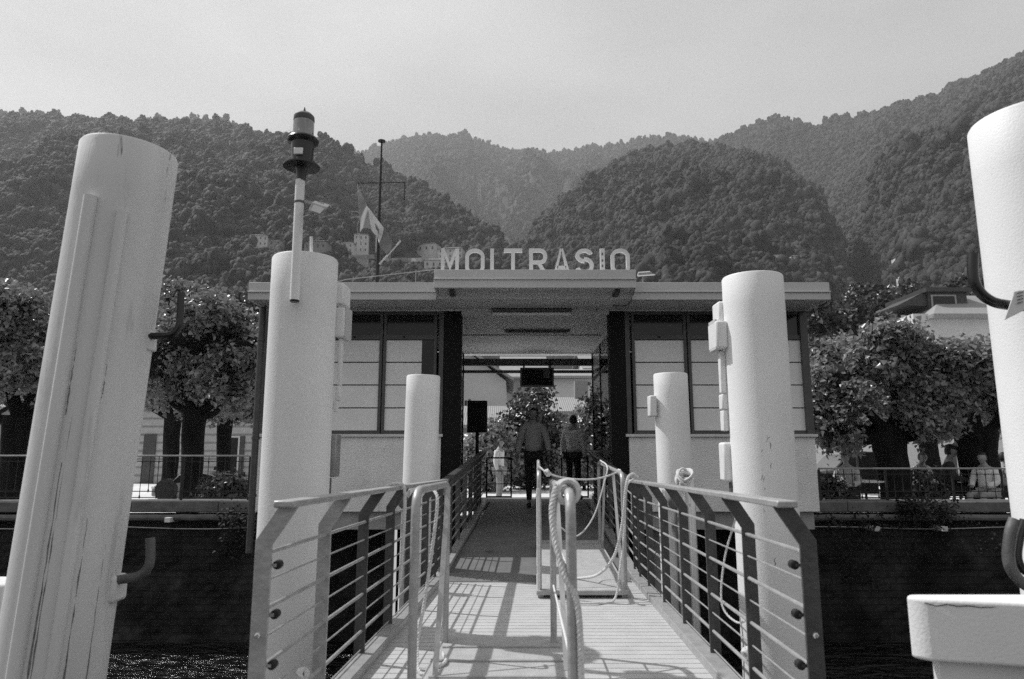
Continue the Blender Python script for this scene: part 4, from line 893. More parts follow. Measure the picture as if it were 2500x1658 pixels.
# gate rails inside passage at the back
t = thing('passage_gate', (0, 13.7, zd(13.6)), 'low black barred gate standing folded back at the left inner end of the gangway', 'gate', 'low gates at the passage end')
def gate(t, u0, u1, Y):
    x0, x1 = pt(u0, 1200, Y).x, pt(u1, 1200, Y).x; z0, z1 = pt(1250, 1213, Y).z, pt(1250, 1118, Y).z
    MB().bar((x0, Y, z1), (x1, Y, z1), .03, .03).build('top_bar', M['column'], t); MB().bar((x0, Y, z0), (x1, Y, z0), .03, .03).build('bottom_bar', M['column'], t)
    for f in (0, 1): x_ = x0+(x1-x0)*f; MB().bar((x_, Y, z0-.02), (x_, Y, z1), .03, .03).build('post', M['column'], t)
    for f in (.33, .66): MB().bar((x0, Y, z0+(z1-z0)*f), (x1, Y, z0+(z1-z0)*f), .014, .014).build('bar', M['column'], t)
gate(t, 1188, 1248, 13.75)
t = thing('passage_gate', (1.1, 13.7, zd(13.6)), 'low black barred gate standing at the right inner end of the gangway', 'gate', 'low gates at the passage end'); gate(t, 1372, 1436, 13.75)

# ------------------------------------------------------------------ foliage
def leaves_np(cent, nrm, rng, n_per, spread, size, droop=.3):
    """leaves round cluster centres: returns vertices and quads (two quads per leaf)"""
    k = len(cent); C_ = np.repeat(cent, n_per, 0); Nn = np.repeat(nrm, n_per, 0); m = len(C_)
    P = C_+rng.normal(0, 1, (m, 3))*spread
    d = Nn+rng.normal(0, .75, (m, 3)); d[:, 2] += .35; d /= np.linalg.norm(d, axis=1)[:, None]       # leaf normal
    a = rng.normal(0, 1, (m, 3)); a[:, 2] -= droop*2; a -= d*(a*d).sum(1)[:, None]; a /= np.linalg.norm(a, axis=1)[:, None]  # tip direction
    b = np.cross(d, a); s_ = size*rng.uniform(.6, 1.25, (m, 1))
    shp = [(0, 0, 0), (.56, .10, .12), (.30, .66, .10), (0, 1.15, -.08), (-.30, .66, .10), (-.56, .10, .12)]
    V = np.stack([P+b*(x_*s_)+a*(y_*s_)+d*(z_*s_) for x_, y_, z_ in shp], 1).reshape(-1, 3)
    base = np.arange(m)*6; Fq = np.concatenate([np.stack([base, base+1, base+2, base+3], 1), np.stack([base, base+3, base+4, base+5], 1)])
    return V, Fq
def np_mesh(name, V, Fq, m, parent=None, loc=(0, 0, 0), smooth=False):
    me = bpy.data.meshes.new(name); nv, nf, c = len(V), len(Fq), Fq.shape[1]
    me.vertices.add(nv); me.vertices.foreach_set('co', V.astype(np.float32).ravel())
    me.loops.add(nf*c); me.loops.foreach_set('vertex_index', Fq.astype(np.int32).ravel())
    me.polygons.add(nf); me.polygons.foreach_set('loop_start', np.arange(nf, dtype=np.int32)*c)
    if smooth: me.polygons.foreach_set('use_smooth', np.ones(nf, dtype=bool))
    me.update(calc_edges=True); me.materials.append(m)
    o = bpy.data.objects.new(name, me); COL.objects.link(o); o.location = loc
    if parent: o.parent = parent
    return o
def crown(lobes, rng, ncl, n_per, spread, size, inner=.55):
    """lobes: (x,y,z,rx,ry,rz); cluster centres in the outer shell of each lobe"""
    cs, ns = [], []; vol = np.array([l[3]*l[4]*l[5] for l in lobes])**.67; vol /= vol.sum()
    for l, f in zip(lobes, vol):
        n = max(4, int(ncl*f)); d = rng.normal(0, 1, (n, 3)); d /= np.linalg.norm(d, axis=1)[:, None]
        rad = rng.uniform(inner, 1.08, (n, 1)); c = np.array(l[:3])+d*rad*np.array(l[3:6]); cs.append(c); ns.append(d)
    return leaves_np(np.concatenate(cs), np.concatenate(ns), rng, n_per, spread, size)
def tree(loc, H_, tr_r, fork, lobes, label, seed, ncl=420, n_per=46, size=.092, spread=.13, m='leaf', name='lime_tree', group='pollarded trees on the quay'):
    rng = np.random.default_rng(seed); t = thing(name, loc, label, 'tree', group); mb = MB(); L0 = Vector(loc); rr = random.Random(seed)
    pts = [L0+Vector((0, 0, -.1)), L0+Vector((.02, 0, fork*.4)), L0+Vector((-.03, .02, fork*.75)), L0+Vector((0, 0, fork))]
    mb.tube(catmull(pts, 4), [tr_r*(1.25 if i == 0 else 1.05 if i < 3 else .95+.02*i+.05*rr.random()) for i in range(len(catmull(pts, 4)))], 12)
    tk = mb.build('trunk', M['trunk'], t)
    mb = MB()
    for l in lobes:
        e = L0+Vector(l[:3]); a_ = L0+Vector((0, 0, fork-.15)); mid = a_.lerp(e, .5)+Vector((rr.uniform(-.2, .2), rr.uniform(-.2, .2), -.25))
        pp = catmull([a_, mid, e], 5); mb.tube(pp, [tr_r*.5*(1-i/len(pp)*.8) for i in range(len(pp))], 8)
    mb.build('limb', M['trunk'], tk)
    sub_ = []
    for l in lobes:
        for _ in range(9):
            d = rng.normal(0, 1, 3); d /= np.linalg.norm(d); q_ = rng.uniform(.28, .5); sub_.append((l[0]+d[0]*l[3]*.72, l[1]+d[1]*l[4]*.72, l[2]+d[2]*l[5]*.72, l[3]*q_, l[4]*q_, l[5]*q_))
    V, Fq = crown(sub_, rng, ncl, n_per, spread*.85, size, .6); cr_ = np_mesh('crown', V, Fq, M[m], t)
    VV = []; FF = []; nb = 0
    for k_, l in enumerate(lobes):
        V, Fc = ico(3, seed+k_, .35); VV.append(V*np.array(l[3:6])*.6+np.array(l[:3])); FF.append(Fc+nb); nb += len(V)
    np_mesh('inner_foliage', np.concatenate(VV), np.concatenate(FF), M['leaf_core'], cr_, smooth=True)  # dark lump in each lobe: the crown's inner shade put into its colour
    return t
LR_ = 1.0
def lob(x, y, z_, r, ry=None, rz=None): return (x, y, z_+LZ_, r*LR_, (ry or r)*LR_, (rz or r*.85)*LR_)
def ico(sub, seed, rough=.32):
    bm = bmesh.new(); bmesh.ops.create_icosphere(bm, subdivisions=sub, radius=1)
    for v in bm.verts:
        n_ = v.co.normalized(); f = 1+rough*mnoise.noise(n_*1.6+Vector((seed*7.1, 0, 0)))+rough*.9*mnoise.noise(n_*3.7+Vector((0, seed*5.3, 0)))+rough*.45*mnoise.noise(n_*9+Vector((0, 0, seed)))
        v.co = Vector((n_.x*f, n_.y*f, n_.z*f*.95))
    V = np.array([v.co[:] for v in bm.verts]); Fc = np.array([[v.index for v in f.verts] for f in bm.faces]); bm.free(); return V, Fc
LZ_ = .25
# left big tree
gx = pt(462, 1212, 15.6).x
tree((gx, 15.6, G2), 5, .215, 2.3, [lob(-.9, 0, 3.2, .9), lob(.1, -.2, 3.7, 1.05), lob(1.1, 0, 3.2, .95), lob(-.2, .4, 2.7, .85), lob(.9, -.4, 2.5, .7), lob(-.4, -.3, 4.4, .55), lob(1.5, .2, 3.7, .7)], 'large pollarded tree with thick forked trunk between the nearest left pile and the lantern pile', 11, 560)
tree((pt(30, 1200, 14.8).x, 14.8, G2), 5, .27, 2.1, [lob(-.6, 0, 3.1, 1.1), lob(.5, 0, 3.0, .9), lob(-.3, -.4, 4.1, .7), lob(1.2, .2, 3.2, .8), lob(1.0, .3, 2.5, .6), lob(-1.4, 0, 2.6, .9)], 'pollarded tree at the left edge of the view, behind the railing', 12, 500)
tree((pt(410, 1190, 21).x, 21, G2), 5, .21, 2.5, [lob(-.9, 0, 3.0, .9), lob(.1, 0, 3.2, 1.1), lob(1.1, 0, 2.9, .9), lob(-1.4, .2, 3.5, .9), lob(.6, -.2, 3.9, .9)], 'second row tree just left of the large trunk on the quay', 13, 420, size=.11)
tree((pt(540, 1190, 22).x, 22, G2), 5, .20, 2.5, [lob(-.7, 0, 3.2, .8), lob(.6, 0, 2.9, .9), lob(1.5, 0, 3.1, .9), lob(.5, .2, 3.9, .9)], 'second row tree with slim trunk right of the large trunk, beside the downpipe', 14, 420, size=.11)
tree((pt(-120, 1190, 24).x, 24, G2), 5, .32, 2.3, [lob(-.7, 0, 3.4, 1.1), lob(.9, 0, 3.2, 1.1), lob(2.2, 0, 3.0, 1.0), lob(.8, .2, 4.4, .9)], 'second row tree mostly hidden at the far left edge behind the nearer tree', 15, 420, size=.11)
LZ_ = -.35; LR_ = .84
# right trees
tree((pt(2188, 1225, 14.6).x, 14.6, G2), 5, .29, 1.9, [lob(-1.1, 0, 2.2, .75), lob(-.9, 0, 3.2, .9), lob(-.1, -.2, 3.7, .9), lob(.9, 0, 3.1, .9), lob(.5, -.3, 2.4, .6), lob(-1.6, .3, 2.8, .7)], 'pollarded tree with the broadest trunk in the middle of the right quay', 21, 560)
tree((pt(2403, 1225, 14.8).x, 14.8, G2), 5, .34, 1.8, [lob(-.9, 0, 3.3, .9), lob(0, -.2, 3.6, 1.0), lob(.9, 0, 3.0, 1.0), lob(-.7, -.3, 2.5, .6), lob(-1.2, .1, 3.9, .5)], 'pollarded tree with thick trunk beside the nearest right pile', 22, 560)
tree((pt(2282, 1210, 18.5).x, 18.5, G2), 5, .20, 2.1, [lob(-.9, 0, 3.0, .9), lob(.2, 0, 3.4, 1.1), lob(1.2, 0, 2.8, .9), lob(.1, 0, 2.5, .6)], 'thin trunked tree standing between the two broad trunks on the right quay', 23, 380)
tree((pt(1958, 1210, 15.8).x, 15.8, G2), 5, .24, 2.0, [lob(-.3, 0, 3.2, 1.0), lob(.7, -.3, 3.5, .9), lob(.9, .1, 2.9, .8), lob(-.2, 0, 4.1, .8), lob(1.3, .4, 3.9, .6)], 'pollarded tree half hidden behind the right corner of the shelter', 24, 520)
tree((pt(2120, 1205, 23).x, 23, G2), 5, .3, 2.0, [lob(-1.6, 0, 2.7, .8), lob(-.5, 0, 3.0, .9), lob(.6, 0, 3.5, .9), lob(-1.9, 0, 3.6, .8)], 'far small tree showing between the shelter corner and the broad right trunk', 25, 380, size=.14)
LZ_ = 0; LR_ = 1.0
# shrubs seen through passage
def shrub(u, vtop, Y, rx, label, seed, m='leaf_dark', flowers=0, zb=G2, size=.14, ncl=220, group='shrubs beyond the passage', ry=None):
    x_ = pt(u, 1100, Y).x; zt_ = pt(u, vtop, Y).z; h = zt_-zb; t = thing('shrub', (x_, Y, zb), label, 'shrub', group); rng = np.random.default_rng(seed); rr = random.Random(seed)
    lobes = [lob(rr.uniform(-.4, .4)*rx, rr.uniform(-.3, .3), h*rr.uniform(.3, .55), rx*rr.uniform(.55, .8), (ry or rx)*.6, h*.33) for _ in range(4)] + [lob(0, 0, h*.72, rx*.55, (ry or rx)*.5, h*.28)]
    V, Fq = crown(lobes, rng, ncl, 30, .17, size*.9, .6); np_mesh('foliage', V, Fq, M[m], t)
    mb = MB(); 
    for k in range(4): mb.tube([Vector((x_, Y, zb-.05)), Vector((x_+rr.uniform(-.3, .3)*rx, Y, zb+h*.3)), Vector((x_+rr.uniform(-.6, .6)*rx, Y, zb+h*.65))], [.05, .035, .02], 7)
    mb.build('stem', M['trunk'], t)
    if flowers:
        V, Fq = crown(lobes, rng, flowers, 3, .1, size*.8, .95); np_mesh('blossom', V, Fq, M['flower'], t)
    return t
shrub(1308, 945, 26, 1.6, 'tall dark magnolia shrub right behind the walking person in the passage', 31, ncl=420)
shrub(1190, 1020, 24, 1.05, 'leafy shrub with pale tips left of the tall magnolia', 32, 'leaf', ncl=220)
shrub(1425, 1000, 25, 1.2, 'leafy shrub with bright leaves right of the tall magnolia', 33, 'leaf', ncl=260)
shrub(1480, 930, 23, .95, 'tall dark shrub at the right side of the passage view', 34, ncl=300)
# planters / flower boxes
def planter(u0, u1, Y, label, seed, fl=20):
    x0, x1 = pt(u0, 1150, Y).x, pt(u1, 1150, Y).x; t = thing('planter', ((x0+x1)/2, Y, G2), label, 'planter', 'planters behind the quay railing')
    mb = MB(); mb.hexa([(x0+.04, Y, G2), (x1-.04, Y, G2), (x1-.04, Y+.4, G2), (x0+.04, Y+.4, G2), (x0, Y, G2+.38), (x1, Y, G2+.38), (x1, Y+.4, G2+.38), (x0, Y+.4, G2+.38)]); mb.build('box', M['slab'], t, bevel=.01)
    rng = np.random.default_rng(seed); lobes = [lob(-(x1-x0)*.3, .2, .55, .3), lob(0, .2, .62, .32), lob((x1-x0)*.3, .2, .55, .3)]
    V, Fq = crown(lobes, rng, 90, 16, .08, .08, .3); np_mesh('foliage', V, Fq, M['leaf_dark'], t)
    if fl: V, Fq = crown(lobes, rng, fl, 3, .04, .06, .95); np_mesh('blossom', V, Fq, M['flower'], t)
planter(492, 600, 14.0, 'grey planter box with dark shrub behind the left railing', 41, 0)
planter(2228, 2290, 14.6, 'planter with white flowers between the trunks behind the right railing', 42, 40)
planter(2010, 2040, 14.2, 'planter with climbing plant next to the shelter corner on the right quay', 43, 6)
# ivy and weeds on the walls
def weeds(u0, u1, v0, v1, label, seed, n, size=.055, pale=0):
    rng = np.random.default_rng(seed); cs = []
    for k in range(n):
        s_ = rng.random()**1.0; tt = rng.random()**1.4; p = pt(u0+(u1-u0)*s_, v0+(v1-v0)*tt, 12.16); cs.append(p)
    c = np.array(cs); nn = np.tile(np.array([[0, -1, .4]]), (len(c), 1)); V, Fq = leaves_np(c, nn, rng, 14, .07, size)
    loc = Vector((c[:, 0].mean(), 12.3, c[:, 2].min())); o = np_mesh('climbing_plant', V-np.array(loc), Fq, M['ivy'], None, loc)
    tag(o, label, 'climbing plant', 'plants growing on the quay wall'); o['kind'] = 'stuff'
weeds(545, 640, 1240, 1370, 'patch of small leaved plants on the left quay wall behind the downpipe', 51, 34, .045)
weeds(2000, 2200, 1262, 1420, 'dark trailing plants on the right quay wall next to the shelter', 52, 46, .038)
weeds(2210, 2420, 1272, 1370, 'sparse trailing plants on the right quay wall near the leaning pile', 53, 22, .038)
weeds(2200, 2330, 1228, 1262, 'weeds sprouting from the coping of the right quay wall', 54, 70, .045)

# ------------------------------------------------------------------ parasols, furniture, seated people on right quay
def parasol(u0, u1, vtop, vrim, Y, label, m, group='parasols behind the right railing'):
    x0, x1 = pt(u0, vrim, Y).x, pt(u1, vrim, Y).x; xc = (x0+x1)/2; r = (x1-x0)/2; zr = pt(u0, vrim, Y).z; zt_ = pt(u0, vtop, Y).z
    t = thing('parasol', (xc, Y, G2), label, 'parasol', group)
    n = 8; top_ = Vector((xc, Y, zt_)); vs = [top_]; fs = []
    for ring, f in ((1, .5), (2, 1.0)):
        for j in range(n*4):
            q = 2*math.pi*j/(n*4)+.2; sag = 1-.05*abs(math.sin((j % 4)/4*math.pi)); sq = f
            vs.append(Vector((xc+r*sq*sag*math.cos(q), Y+r*sq*sag*math.sin(q), zt_+(zr-zt_)*(f**1.15))))
    vs2 = vs+[v+Vector((0, 0, -.015)) for v in vs]; N_ = n*4; L_ = len(vs)
    for j in range(N_):
        j2 = (j+1) % N_; fs += [(0, 1+j, 1+j2), (1+j, 1+N_+j, 1+N_+j2, 1+j2), (L_, L_+1+j2, L_+1+j), (L_+1+j, L_+1+j2, L_+1+N_+j2, L_+1+N_+j), (1+N_+j, L_+1+N_+j, L_+1+N_+j2, 1+N_+j2)]
    MB().add(vs2, fs).build('canopy', m, t)
    MB().tube([(xc, Y, G2), (xc, Y, zt_+.06)], .025, 10).build('pole', M['frame_lit'], t)
    for j in range(n):
        q = 2*math.pi*j/n+.2; MB().bar((xc, Y, zt_-.08), (xc+r*.96*math.cos(q), Y+r*.96*math.sin(q), zr-.01), .015, .015).build('rib', M['frame'], t)
    MB().lathe([(.25, 0), (.25, .05), (.05, .08)], (xc, Y, G2), 16).build('base', M['slab'], t)
parasol(2002, 2180, 1076, 1103, 18.0, 'grey open parasol beside the broad trunk on the right quay', M['canvas'])
parasol(1900, 2046, 1030, 1057, 21.0, 'white parasol peeping out behind the right corner of the shelter', M['canvas_white'])
def chair(x_, y_, rz, label):
    t = thing('cafe_chair', (x_, y_, G2), label, 'chair', 'cafe chairs on the right quay', 0); mb = MB()
    c_, s_ = math.cos(rz), math.sin(rz)
    def q(a_, b_, z_): return (x_+a_*c_-b_*s_, y_+a_*s_+b_*c_, G2+z_)
    MB().hexa([q(-.2, -.2, .43), q(.2, -.2, .43), q(.2, .2, .43), q(-.2, .2, .43), q(-.2, -.2, .46), q(.2, -.2, .46), q(.2, .2, .46), q(-.2, .2, .46)]).build('seat', M['frame_lit'], t)
    MB().hexa([q(-.2, .18, .6), q(.2, .18, .6), q(.2, .2, .6), q(-.2, .2, .6), q(-.2, .22, .85), q(.2, .22, .85), q(.2, .24, .85), q(-.2, .24, .85)]).build('backrest', M['frame_lit'], t)
    for a_, b_, h in ((-.18, -.18, .43), (.18, -.18, .43), (-.18, .19, .84), (.18, .19, .84)): MB().bar(q(a_, b_, 0), q(a_, b_, h), .025, .025).build('leg', M['frame'], t)
def table(x_, y_, label):
    t = thing('cafe_table', (x_, y_, G2), label, 'table', 'cafe tables on the right quay')
    MB().lathe([(.38, .70), (.4, .71), (.4, .73), (.38, .74)], (x_, y_, G2), 28).build('tabletop', M['white'], t); MB().tube([(x_, y_, G2), (x_, y_, G2+.7)], .025, 10).build('pedestal', M['frame'], t); MB().lathe([(.2, 0), (.2, .02)], (x_, y_, G2), 16).build('foot', M['frame'], t)
def seat_person(u, Y, rz, label, top, **k):
    x_ = pt(u, 1150, Y).x; chair(x_, Y+.05, rz, 'cafe chair under the '+label.replace('seated ', '')); person(label, (x_, Y, G2), rz, 'sit', k.pop('h', 1.75), top, k.pop('legs', 'trouser'), group='seated people behind the right railing', **k)
seat_person(2318, 15.0, R(60), 'person in dark clothes and a cap seated between the trunks', 'shirt_dark', cap='shirt_dark', h=1.95)
seat_person(2405, 14.2, R(-60), 'person in a pale top seated in front of the thick right trunk', 'shirt_pale', legs='trouser_pale')
seat_person(2250, 16.0, R(20), 'person with dark hair seated behind the white flowers', 'shirt_mid')
seat_person(2068, 14.6, R(-40), 'person in grey seated under the grey parasol', 'shirt_mid')
seat_person(2448, 15.2, R(80), 'person in grey seated half behind the nearest right pile', 'shirt_mid')
table(pt(2110, 1150, 14.8).x, 14.8, 'round white cafe table under the grey parasol'); table(pt(2362, 1150, 15.1).x, 15.1, 'round white cafe table between the seated people')
# parked car left and right
def car(u0, u1, Y, label):
    x0, x1 = pt(u0, 1150, Y).x, pt(u1, 1150, Y).x; Ln_ = x1-x0; h = Ln_*.34
    t = thing('parked_car', ((x0+x1)/2, Y, G2), label, 'car', 'cars parked behind the quay')
    pr_ = [(0, .08), (0, .42), (.04, .5), (.22, .56), (.34, .9), (.42, .98), (.68, .98), (.80, .88), (.92, .58), (.99, .5), (1, .4), (1, .08)]
    MB().prism([(x0+a_*Ln_, G2+.08+b_*h) for a_, b_ in pr_], Y, Y+1.7).build('body', M['car'], t, bevel=.06, segs=3)
    MB().prism([(x0+a_*Ln_, G2+.08+b_*h) for a_, b_ in [(.26, .6), (.36, .88), (.43, .93), (.53, .93), (.53, .6)]], Y-.012, Y-.002).build('side_window', M['pane'], t)
    MB().prism([(x0+a_*Ln_, G2+.08+b_*h) for a_, b_ in [(.55, .6), (.55, .93), (.67, .93), (.78, .86), (.84, .6)]], Y-.012, Y-.002).build('side_window', M['pane'], t)
    for a_ in (.2, .8):
        for yy in (Y-.02, Y+1.5):
            w_ = MB().lathe([(.31, 0), (.31, .2)], (x0+a_*Ln_, yy+.2, G2+.31), 24, Matrix.Rotation(R(90), 3, 'X')).build('wheel', M['rubber'], t); 
            MB().lathe([(.19, 0), (.19, .01)], (x0+a_*Ln_, yy-.002, G2+.31), 20, Matrix.Rotation(R(90), 3, 'X')).build('rim', M['frame'], w_)
    for a_ in (.005, .955): MB().box((x0+a_*Ln_, Y-.01, G2+.08+.38*h), (x0+(a_+.04)*Ln_, Y+.15, G2+.08+.46*h)).build('headlight', M['white'], t)
car(372, 560, 19.0, 'grey parked car standing between the tree trunks on the left quay')
car(1980, 2230, 24.0, 'dark parked car under the parasols on the right quay')

# ------------------------------------------------------------------ buildings
def gable(x0, x1, y0, y1, z0, zw, rise, mwall, label, wins=(), name='house', group='houses behind the quay', eave=.4, axis='x', mt='tile', chim=True, door=None):
    t = thing(name, ((x0+x1)/2, (y0+y1)/2, z0), label, 'house', group)
    MB().box((x0, y0, z0), (x1, y1, zw)).build('wall', mwall, t)
    if axis == 'x': # ridge along x
        ym = (y0+y1)/2; A = [(y0-eave, zw-.02), (ym, zw+rise), (y1+eave, zw-.02), (y1+eave, zw+.12), (ym, zw+rise+.16), (y0-eave, zw+.12)]
        r = MB().prism(A, x0-eave, x1+eave, 'YZ').build('roof', M[mt], t, smooth=0)
        MB().prism([(y0+.01, zw), (ym, zw+rise-.02), (y1-.01, zw)], x0+.01, x1-.01, 'YZ').build('gable_wall', mwall, t, smooth=0)
    else:
        xm_ = (x0+x1)/2; A = [(x0-eave, zw-.02), (xm_, zw+rise), (x1+eave, zw-.02), (x1+eave, zw+.12), (xm_, zw+rise+.16), (x0-eave, zw+.12)]
        r = MB().prism(A, y0-eave, y1+eave, 'XZ').build('roof', M['tile_y'], t, smooth=0)
        MB().prism([(x0+.01, zw), (xm_, zw+rise-.02), (x1-.01, zw)], y0+.01, y1-.01, 'XZ').build('gable_wall', mwall, t, smooth=0)
    if chim: cx_, cy_ = x0+(x1-x0)*.7, (y0+y1)/2; MB().box((cx_-.3, cy_-.3, zw+rise*.4), (cx_+.3, cy_+.3, zw+rise+.9)).build('chimney', mwall, r)
    for (a_, b_, c_, d_) in wins:
        f = MB().box((a_, y0-.06, c_), (b_, y0-.003, d_)).build('window', M['h_wall'], t)
        MB().box((a_+.07, y0-.075, c_+.07), (b_-.07, y0-.061, d_-.07)).build('pane', M['pane'], f)
        for s0 in (a_-(b_-a_)*.45, b_+.01): MB().box((s0, y0-.05, c_), (s0+(b_-a_)*.44, y0-.004, d_)).build('shutter', M['shutter'], f)
    if door: a_, b_, c_, d_ = door; MB().box((a_, y0-.05, c_), (b_, y0-.003, d_)).build('door', M['shutter'], t)
    return t
# left building: clad hall behind the trees
xx = lambda u, Y: pt(u, 1100, Y).x
zz = lambda v, Y: pt(1250, v, Y).z
gable(xx(330, 30), xx(1010, 30), 30, 38, G2, zz(985, 30), 1.0, M['siding'], 'long pale clad hall behind the trees on the left quay', [(xx(455, 30), xx(475, 30), G2+.2, zz(1050, 30)), (xx(560, 30), xx(585, 30), G2+.2, zz(1065, 30))], door=(xx(350, 30), xx(380, 30), G2, G2+2.1))
gable(xx(-500, 34), xx(180, 34), 34, 42, G2, zz(1000, 34), 1.4, M['h_wall2'], 'grey house behind the tree at the left edge', [(xx(60, 34), xx(85, 34), G2+1, G2+2.2)])
# right buildings
gable(xx(1990, 31), xx(2700, 31), 31, 40, G2, zz(1040, 31), 1.2, M['h_wall'], 'pale low house with shuttered windows behind the right quay trees', [(xx(2332, 31), xx(2352, 31), zz(1165, 31), zz(1098, 31)), (xx(2140, 31), xx(2160, 31), zz(1160, 31), zz(1100, 31))], door=(xx(2246, 31), xx(2262, 31), G2, zz(1070, 31)))
# upper right house with tiled hip roof and dark dormer
hy = 46
t = thing('villa', (xx(2330, hy), hy+4, G2), 'villa with ribbed tile roof and dark metal clad dormer above the right trees', 'house', 'houses behind the quay')
MB().box((xx(2262, hy), hy, G2), (xx(2640, hy), hy+5, zz(766, hy))).build('wall', M['h_wall'], t)
e0, e1, zb_ = xx(2212, hy+4), xx(2680, hy-1), zz(764, hy-1)
MB().add([(e0, hy-.8, zb_), (e1, hy-.8, zb_), (e1, hy+5.8, zb_), (e0, hy+5.8, zb_), (e0+2.6, hy+2.5, zz(722, hy+2.5)), (e1-2.6, hy+2.5, zz(722, hy+2.5)), (e0, hy-.8, zb_-.25), (e1, hy-.8, zb_-.25), (e1, hy+5.8, zb_-.25), (e0, hy+5.8, zb_-.25)], [(0, 1, 5, 4), (1, 2, 5), (2, 3, 4, 5), (3, 0, 4), (6, 7, 1, 0), (7, 8, 2, 1), (8, 9, 3, 2), (9, 6, 0, 3), (9, 8, 7, 6)]).build('roof', M['tile'], t, smooth=0)
d0, d1 = xx(2305, hy+1), xx(2402, hy+1); dm = MB().box((d0, hy+1, zz(756, hy+1)), (d1, hy+6, zz(714, hy+1))).build('dormer', M['metal_roof'], t)
MB().prism([(xx(2225, hy+1.5), zz(745, hy+1.5)), (d0, zz(712, hy+1.5)), (d0, zz(750, hy+1.5))], hy+1.2, hy+5).build('dormer_cheek', M['metal_roof'], dm)
MB().box((d0-.3, hy+.7, zz(714, hy+1)), (d1+.3, hy+6, zz(704, hy+1))).build('dormer_roof', M['metal_roof'], dm)
MB().box((xx(2310, hy+1), hy+.93, zz(754, hy+1)), (xx(2374, hy+1), hy+.99, zz(720, hy+1))).build('window_frame', M['galv'], dm)
MB().box((xx(2315, hy+1), hy+.90, zz(750, hy+1)), (xx(2369, hy+1), hy+.92, zz(724, hy+1))).build('pane', M['pane'], dm)
MB().box((xx(2338, hy+1)-.6, hy+3, zz(714, hy+1)), (xx(2338, hy+1)+.1, hy+3.6, zz(700, hy+1))).build('chimney', M['metal_roof'], dm)
# houses seen through the passage
gable(xx(1340, 34.5), xx(1462, 34.5), 34.5, 44, G2, zz(925, 34.5), .9, M['h_wall'], 'pale house with one small window seen through the right half of the passage', [(xx(1412, 34.5), xx(1426, 34.5), zz(984, 34.5), zz(968, 34.5))], axis='x', chim=False)
gable(xx(1335, 29.5), xx(1475, 29.5), 29.5, 33.8, G2, zz(1012, 29.5), .75, M['h_wall2'], 'low tiled outbuilding in front of the pale house in the passage view', axis='x', chim=True)
gable(xx(1040, 36), xx(1235, 36), 36, 46, G2, zz(930, 36), 1.6, M['h_wall'], 'house with gable facing the lake seen through the left half of the passage', [(xx(1130, 36), xx(1142, 36), zz(1000, 36), zz(975, 36))], axis='y', chim=False)
gable(xx(1100, 29), xx(1300, 29), 29, 33, G2, zz(1045, 29), .9, M['h_wall2'], 'low tiled house behind the left shrubs in the passage view', axis='x', chim=False)
gable(xx(1230, 50), xx(1330, 50), 50, 60, G2, zz(925, 50), 2.2, M['h_wall2'], 'grey house behind the hanging screen in the passage view', [(xx(1262, 50), xx(1272, 50), zz(990, 50), zz(960, 50)), (xx(1344-30, 50), xx(1324, 50), zz(990, 50), zz(960, 50))], axis='x', chim=False)
gable(xx(1440, 46), xx(1620, 46), 46, 56, G2, zz(905, 46), 2.0, M['h_wall'], 'tall pale house behind the right end of the passage view', [(xx(1470, 46), xx(1482, 46), zz(960, 46), zz(930, 46))], axis='x')
exec_hills = True
# ------------------------------------------------------------------ hills and forest
def lerp_curve(P, x):
    xs_ = [p[0] for p in P]; return [float(np.interp(x, xs_, [p[k] for p in P])) for k in range(1, len(P[0]))]
# ridge tables: (photo x in 2364 px, ridge y, ridge distance, foot distance)
HA = [(-700, 300, 900, 190), (-300, 270, 880, 190), (0, 264, 850, 185), (130, 272, 840, 180), (330, 285, 800, 175), (470, 282, 780, 175), (560, 292, 760, 175), (660, 318, 720, 175), (740, 345, 690, 175), (830, 375, 650, 175), (930, 420, 600, 175), (1000, 452, 560, 175), (1060, 490, 520, 175), (1110, 530, 480, 175), (1160, 575, 440, 175), (1200, 620, 400, 175), (1240, 672, 350, 175), (1290, 760, 300, 175)]
HA2 = [(-700, 290, 1200, 900), (-200, 255, 1200, 900), (0, 259, 1200, 900), (150, 268, 1200, 900), (250, 280, 1200, 900), (400, 276, 1200, 900), (510, 268, 1200, 900), (545, 275, 1200, 900), (600, 315, 1150, 900), (680, 360, 1150, 900), (760, 400, 1150, 900)]
HB = [(640, 380, 1900, 900), (820, 352, 1900, 900), (900, 330, 1850, 850), (960, 313, 1800, 800), (1030, 307, 1800, 750), (1080, 315, 1800, 700), (1150, 340, 1850, 650), (1220, 353, 1900, 600), (1300, 349, 1900, 620), (1380, 338, 1850, 700), (1450, 326, 1800, 750), (1520, 316, 1750, 800), (1580, 316, 1700, 850), (1640, 330, 1700, 900), (1720, 350, 1700, 900), (1850, 380, 1700, 900)]
HC = [(1130, 690, 430, 185), (1200, 585, 490, 185), (1247, 512, 560, 185), (1307, 458, 630, 185), (1382, 405, 690, 185), (1470, 352, 740, 185), (1540, 338, 760, 185), (1600, 334, 760, 185), (1680, 340, 740, 185), (1760, 362, 700, 185), (1830, 398, 660, 185), (1880, 445, 610, 185), (1910, 505, 560, 185), (1930, 560, 500, 185), (1945, 620, 420, 185), (1960, 700, 350, 185)]
HD = [(1500, 400, 1400, 900), (1600, 345, 1400, 900), (1640, 331, 1400, 900), (1700, 300, 1380, 880), (1760, 278, 1350, 860), (1800, 270, 1300, 820), (1860, 286, 1250, 760), (1900, 284, 1220, 650), (1950, 275, 1180, 480), (2000, 266, 1120, 280), (2060, 250, 1080, 200), (2150, 224, 1040, 180), (2230, 188, 1010, 175), (2300, 152, 990, 170), (2364, 126, 980, 170), (2600, 60, 950, 170), (3000, 20, 900, 170)]
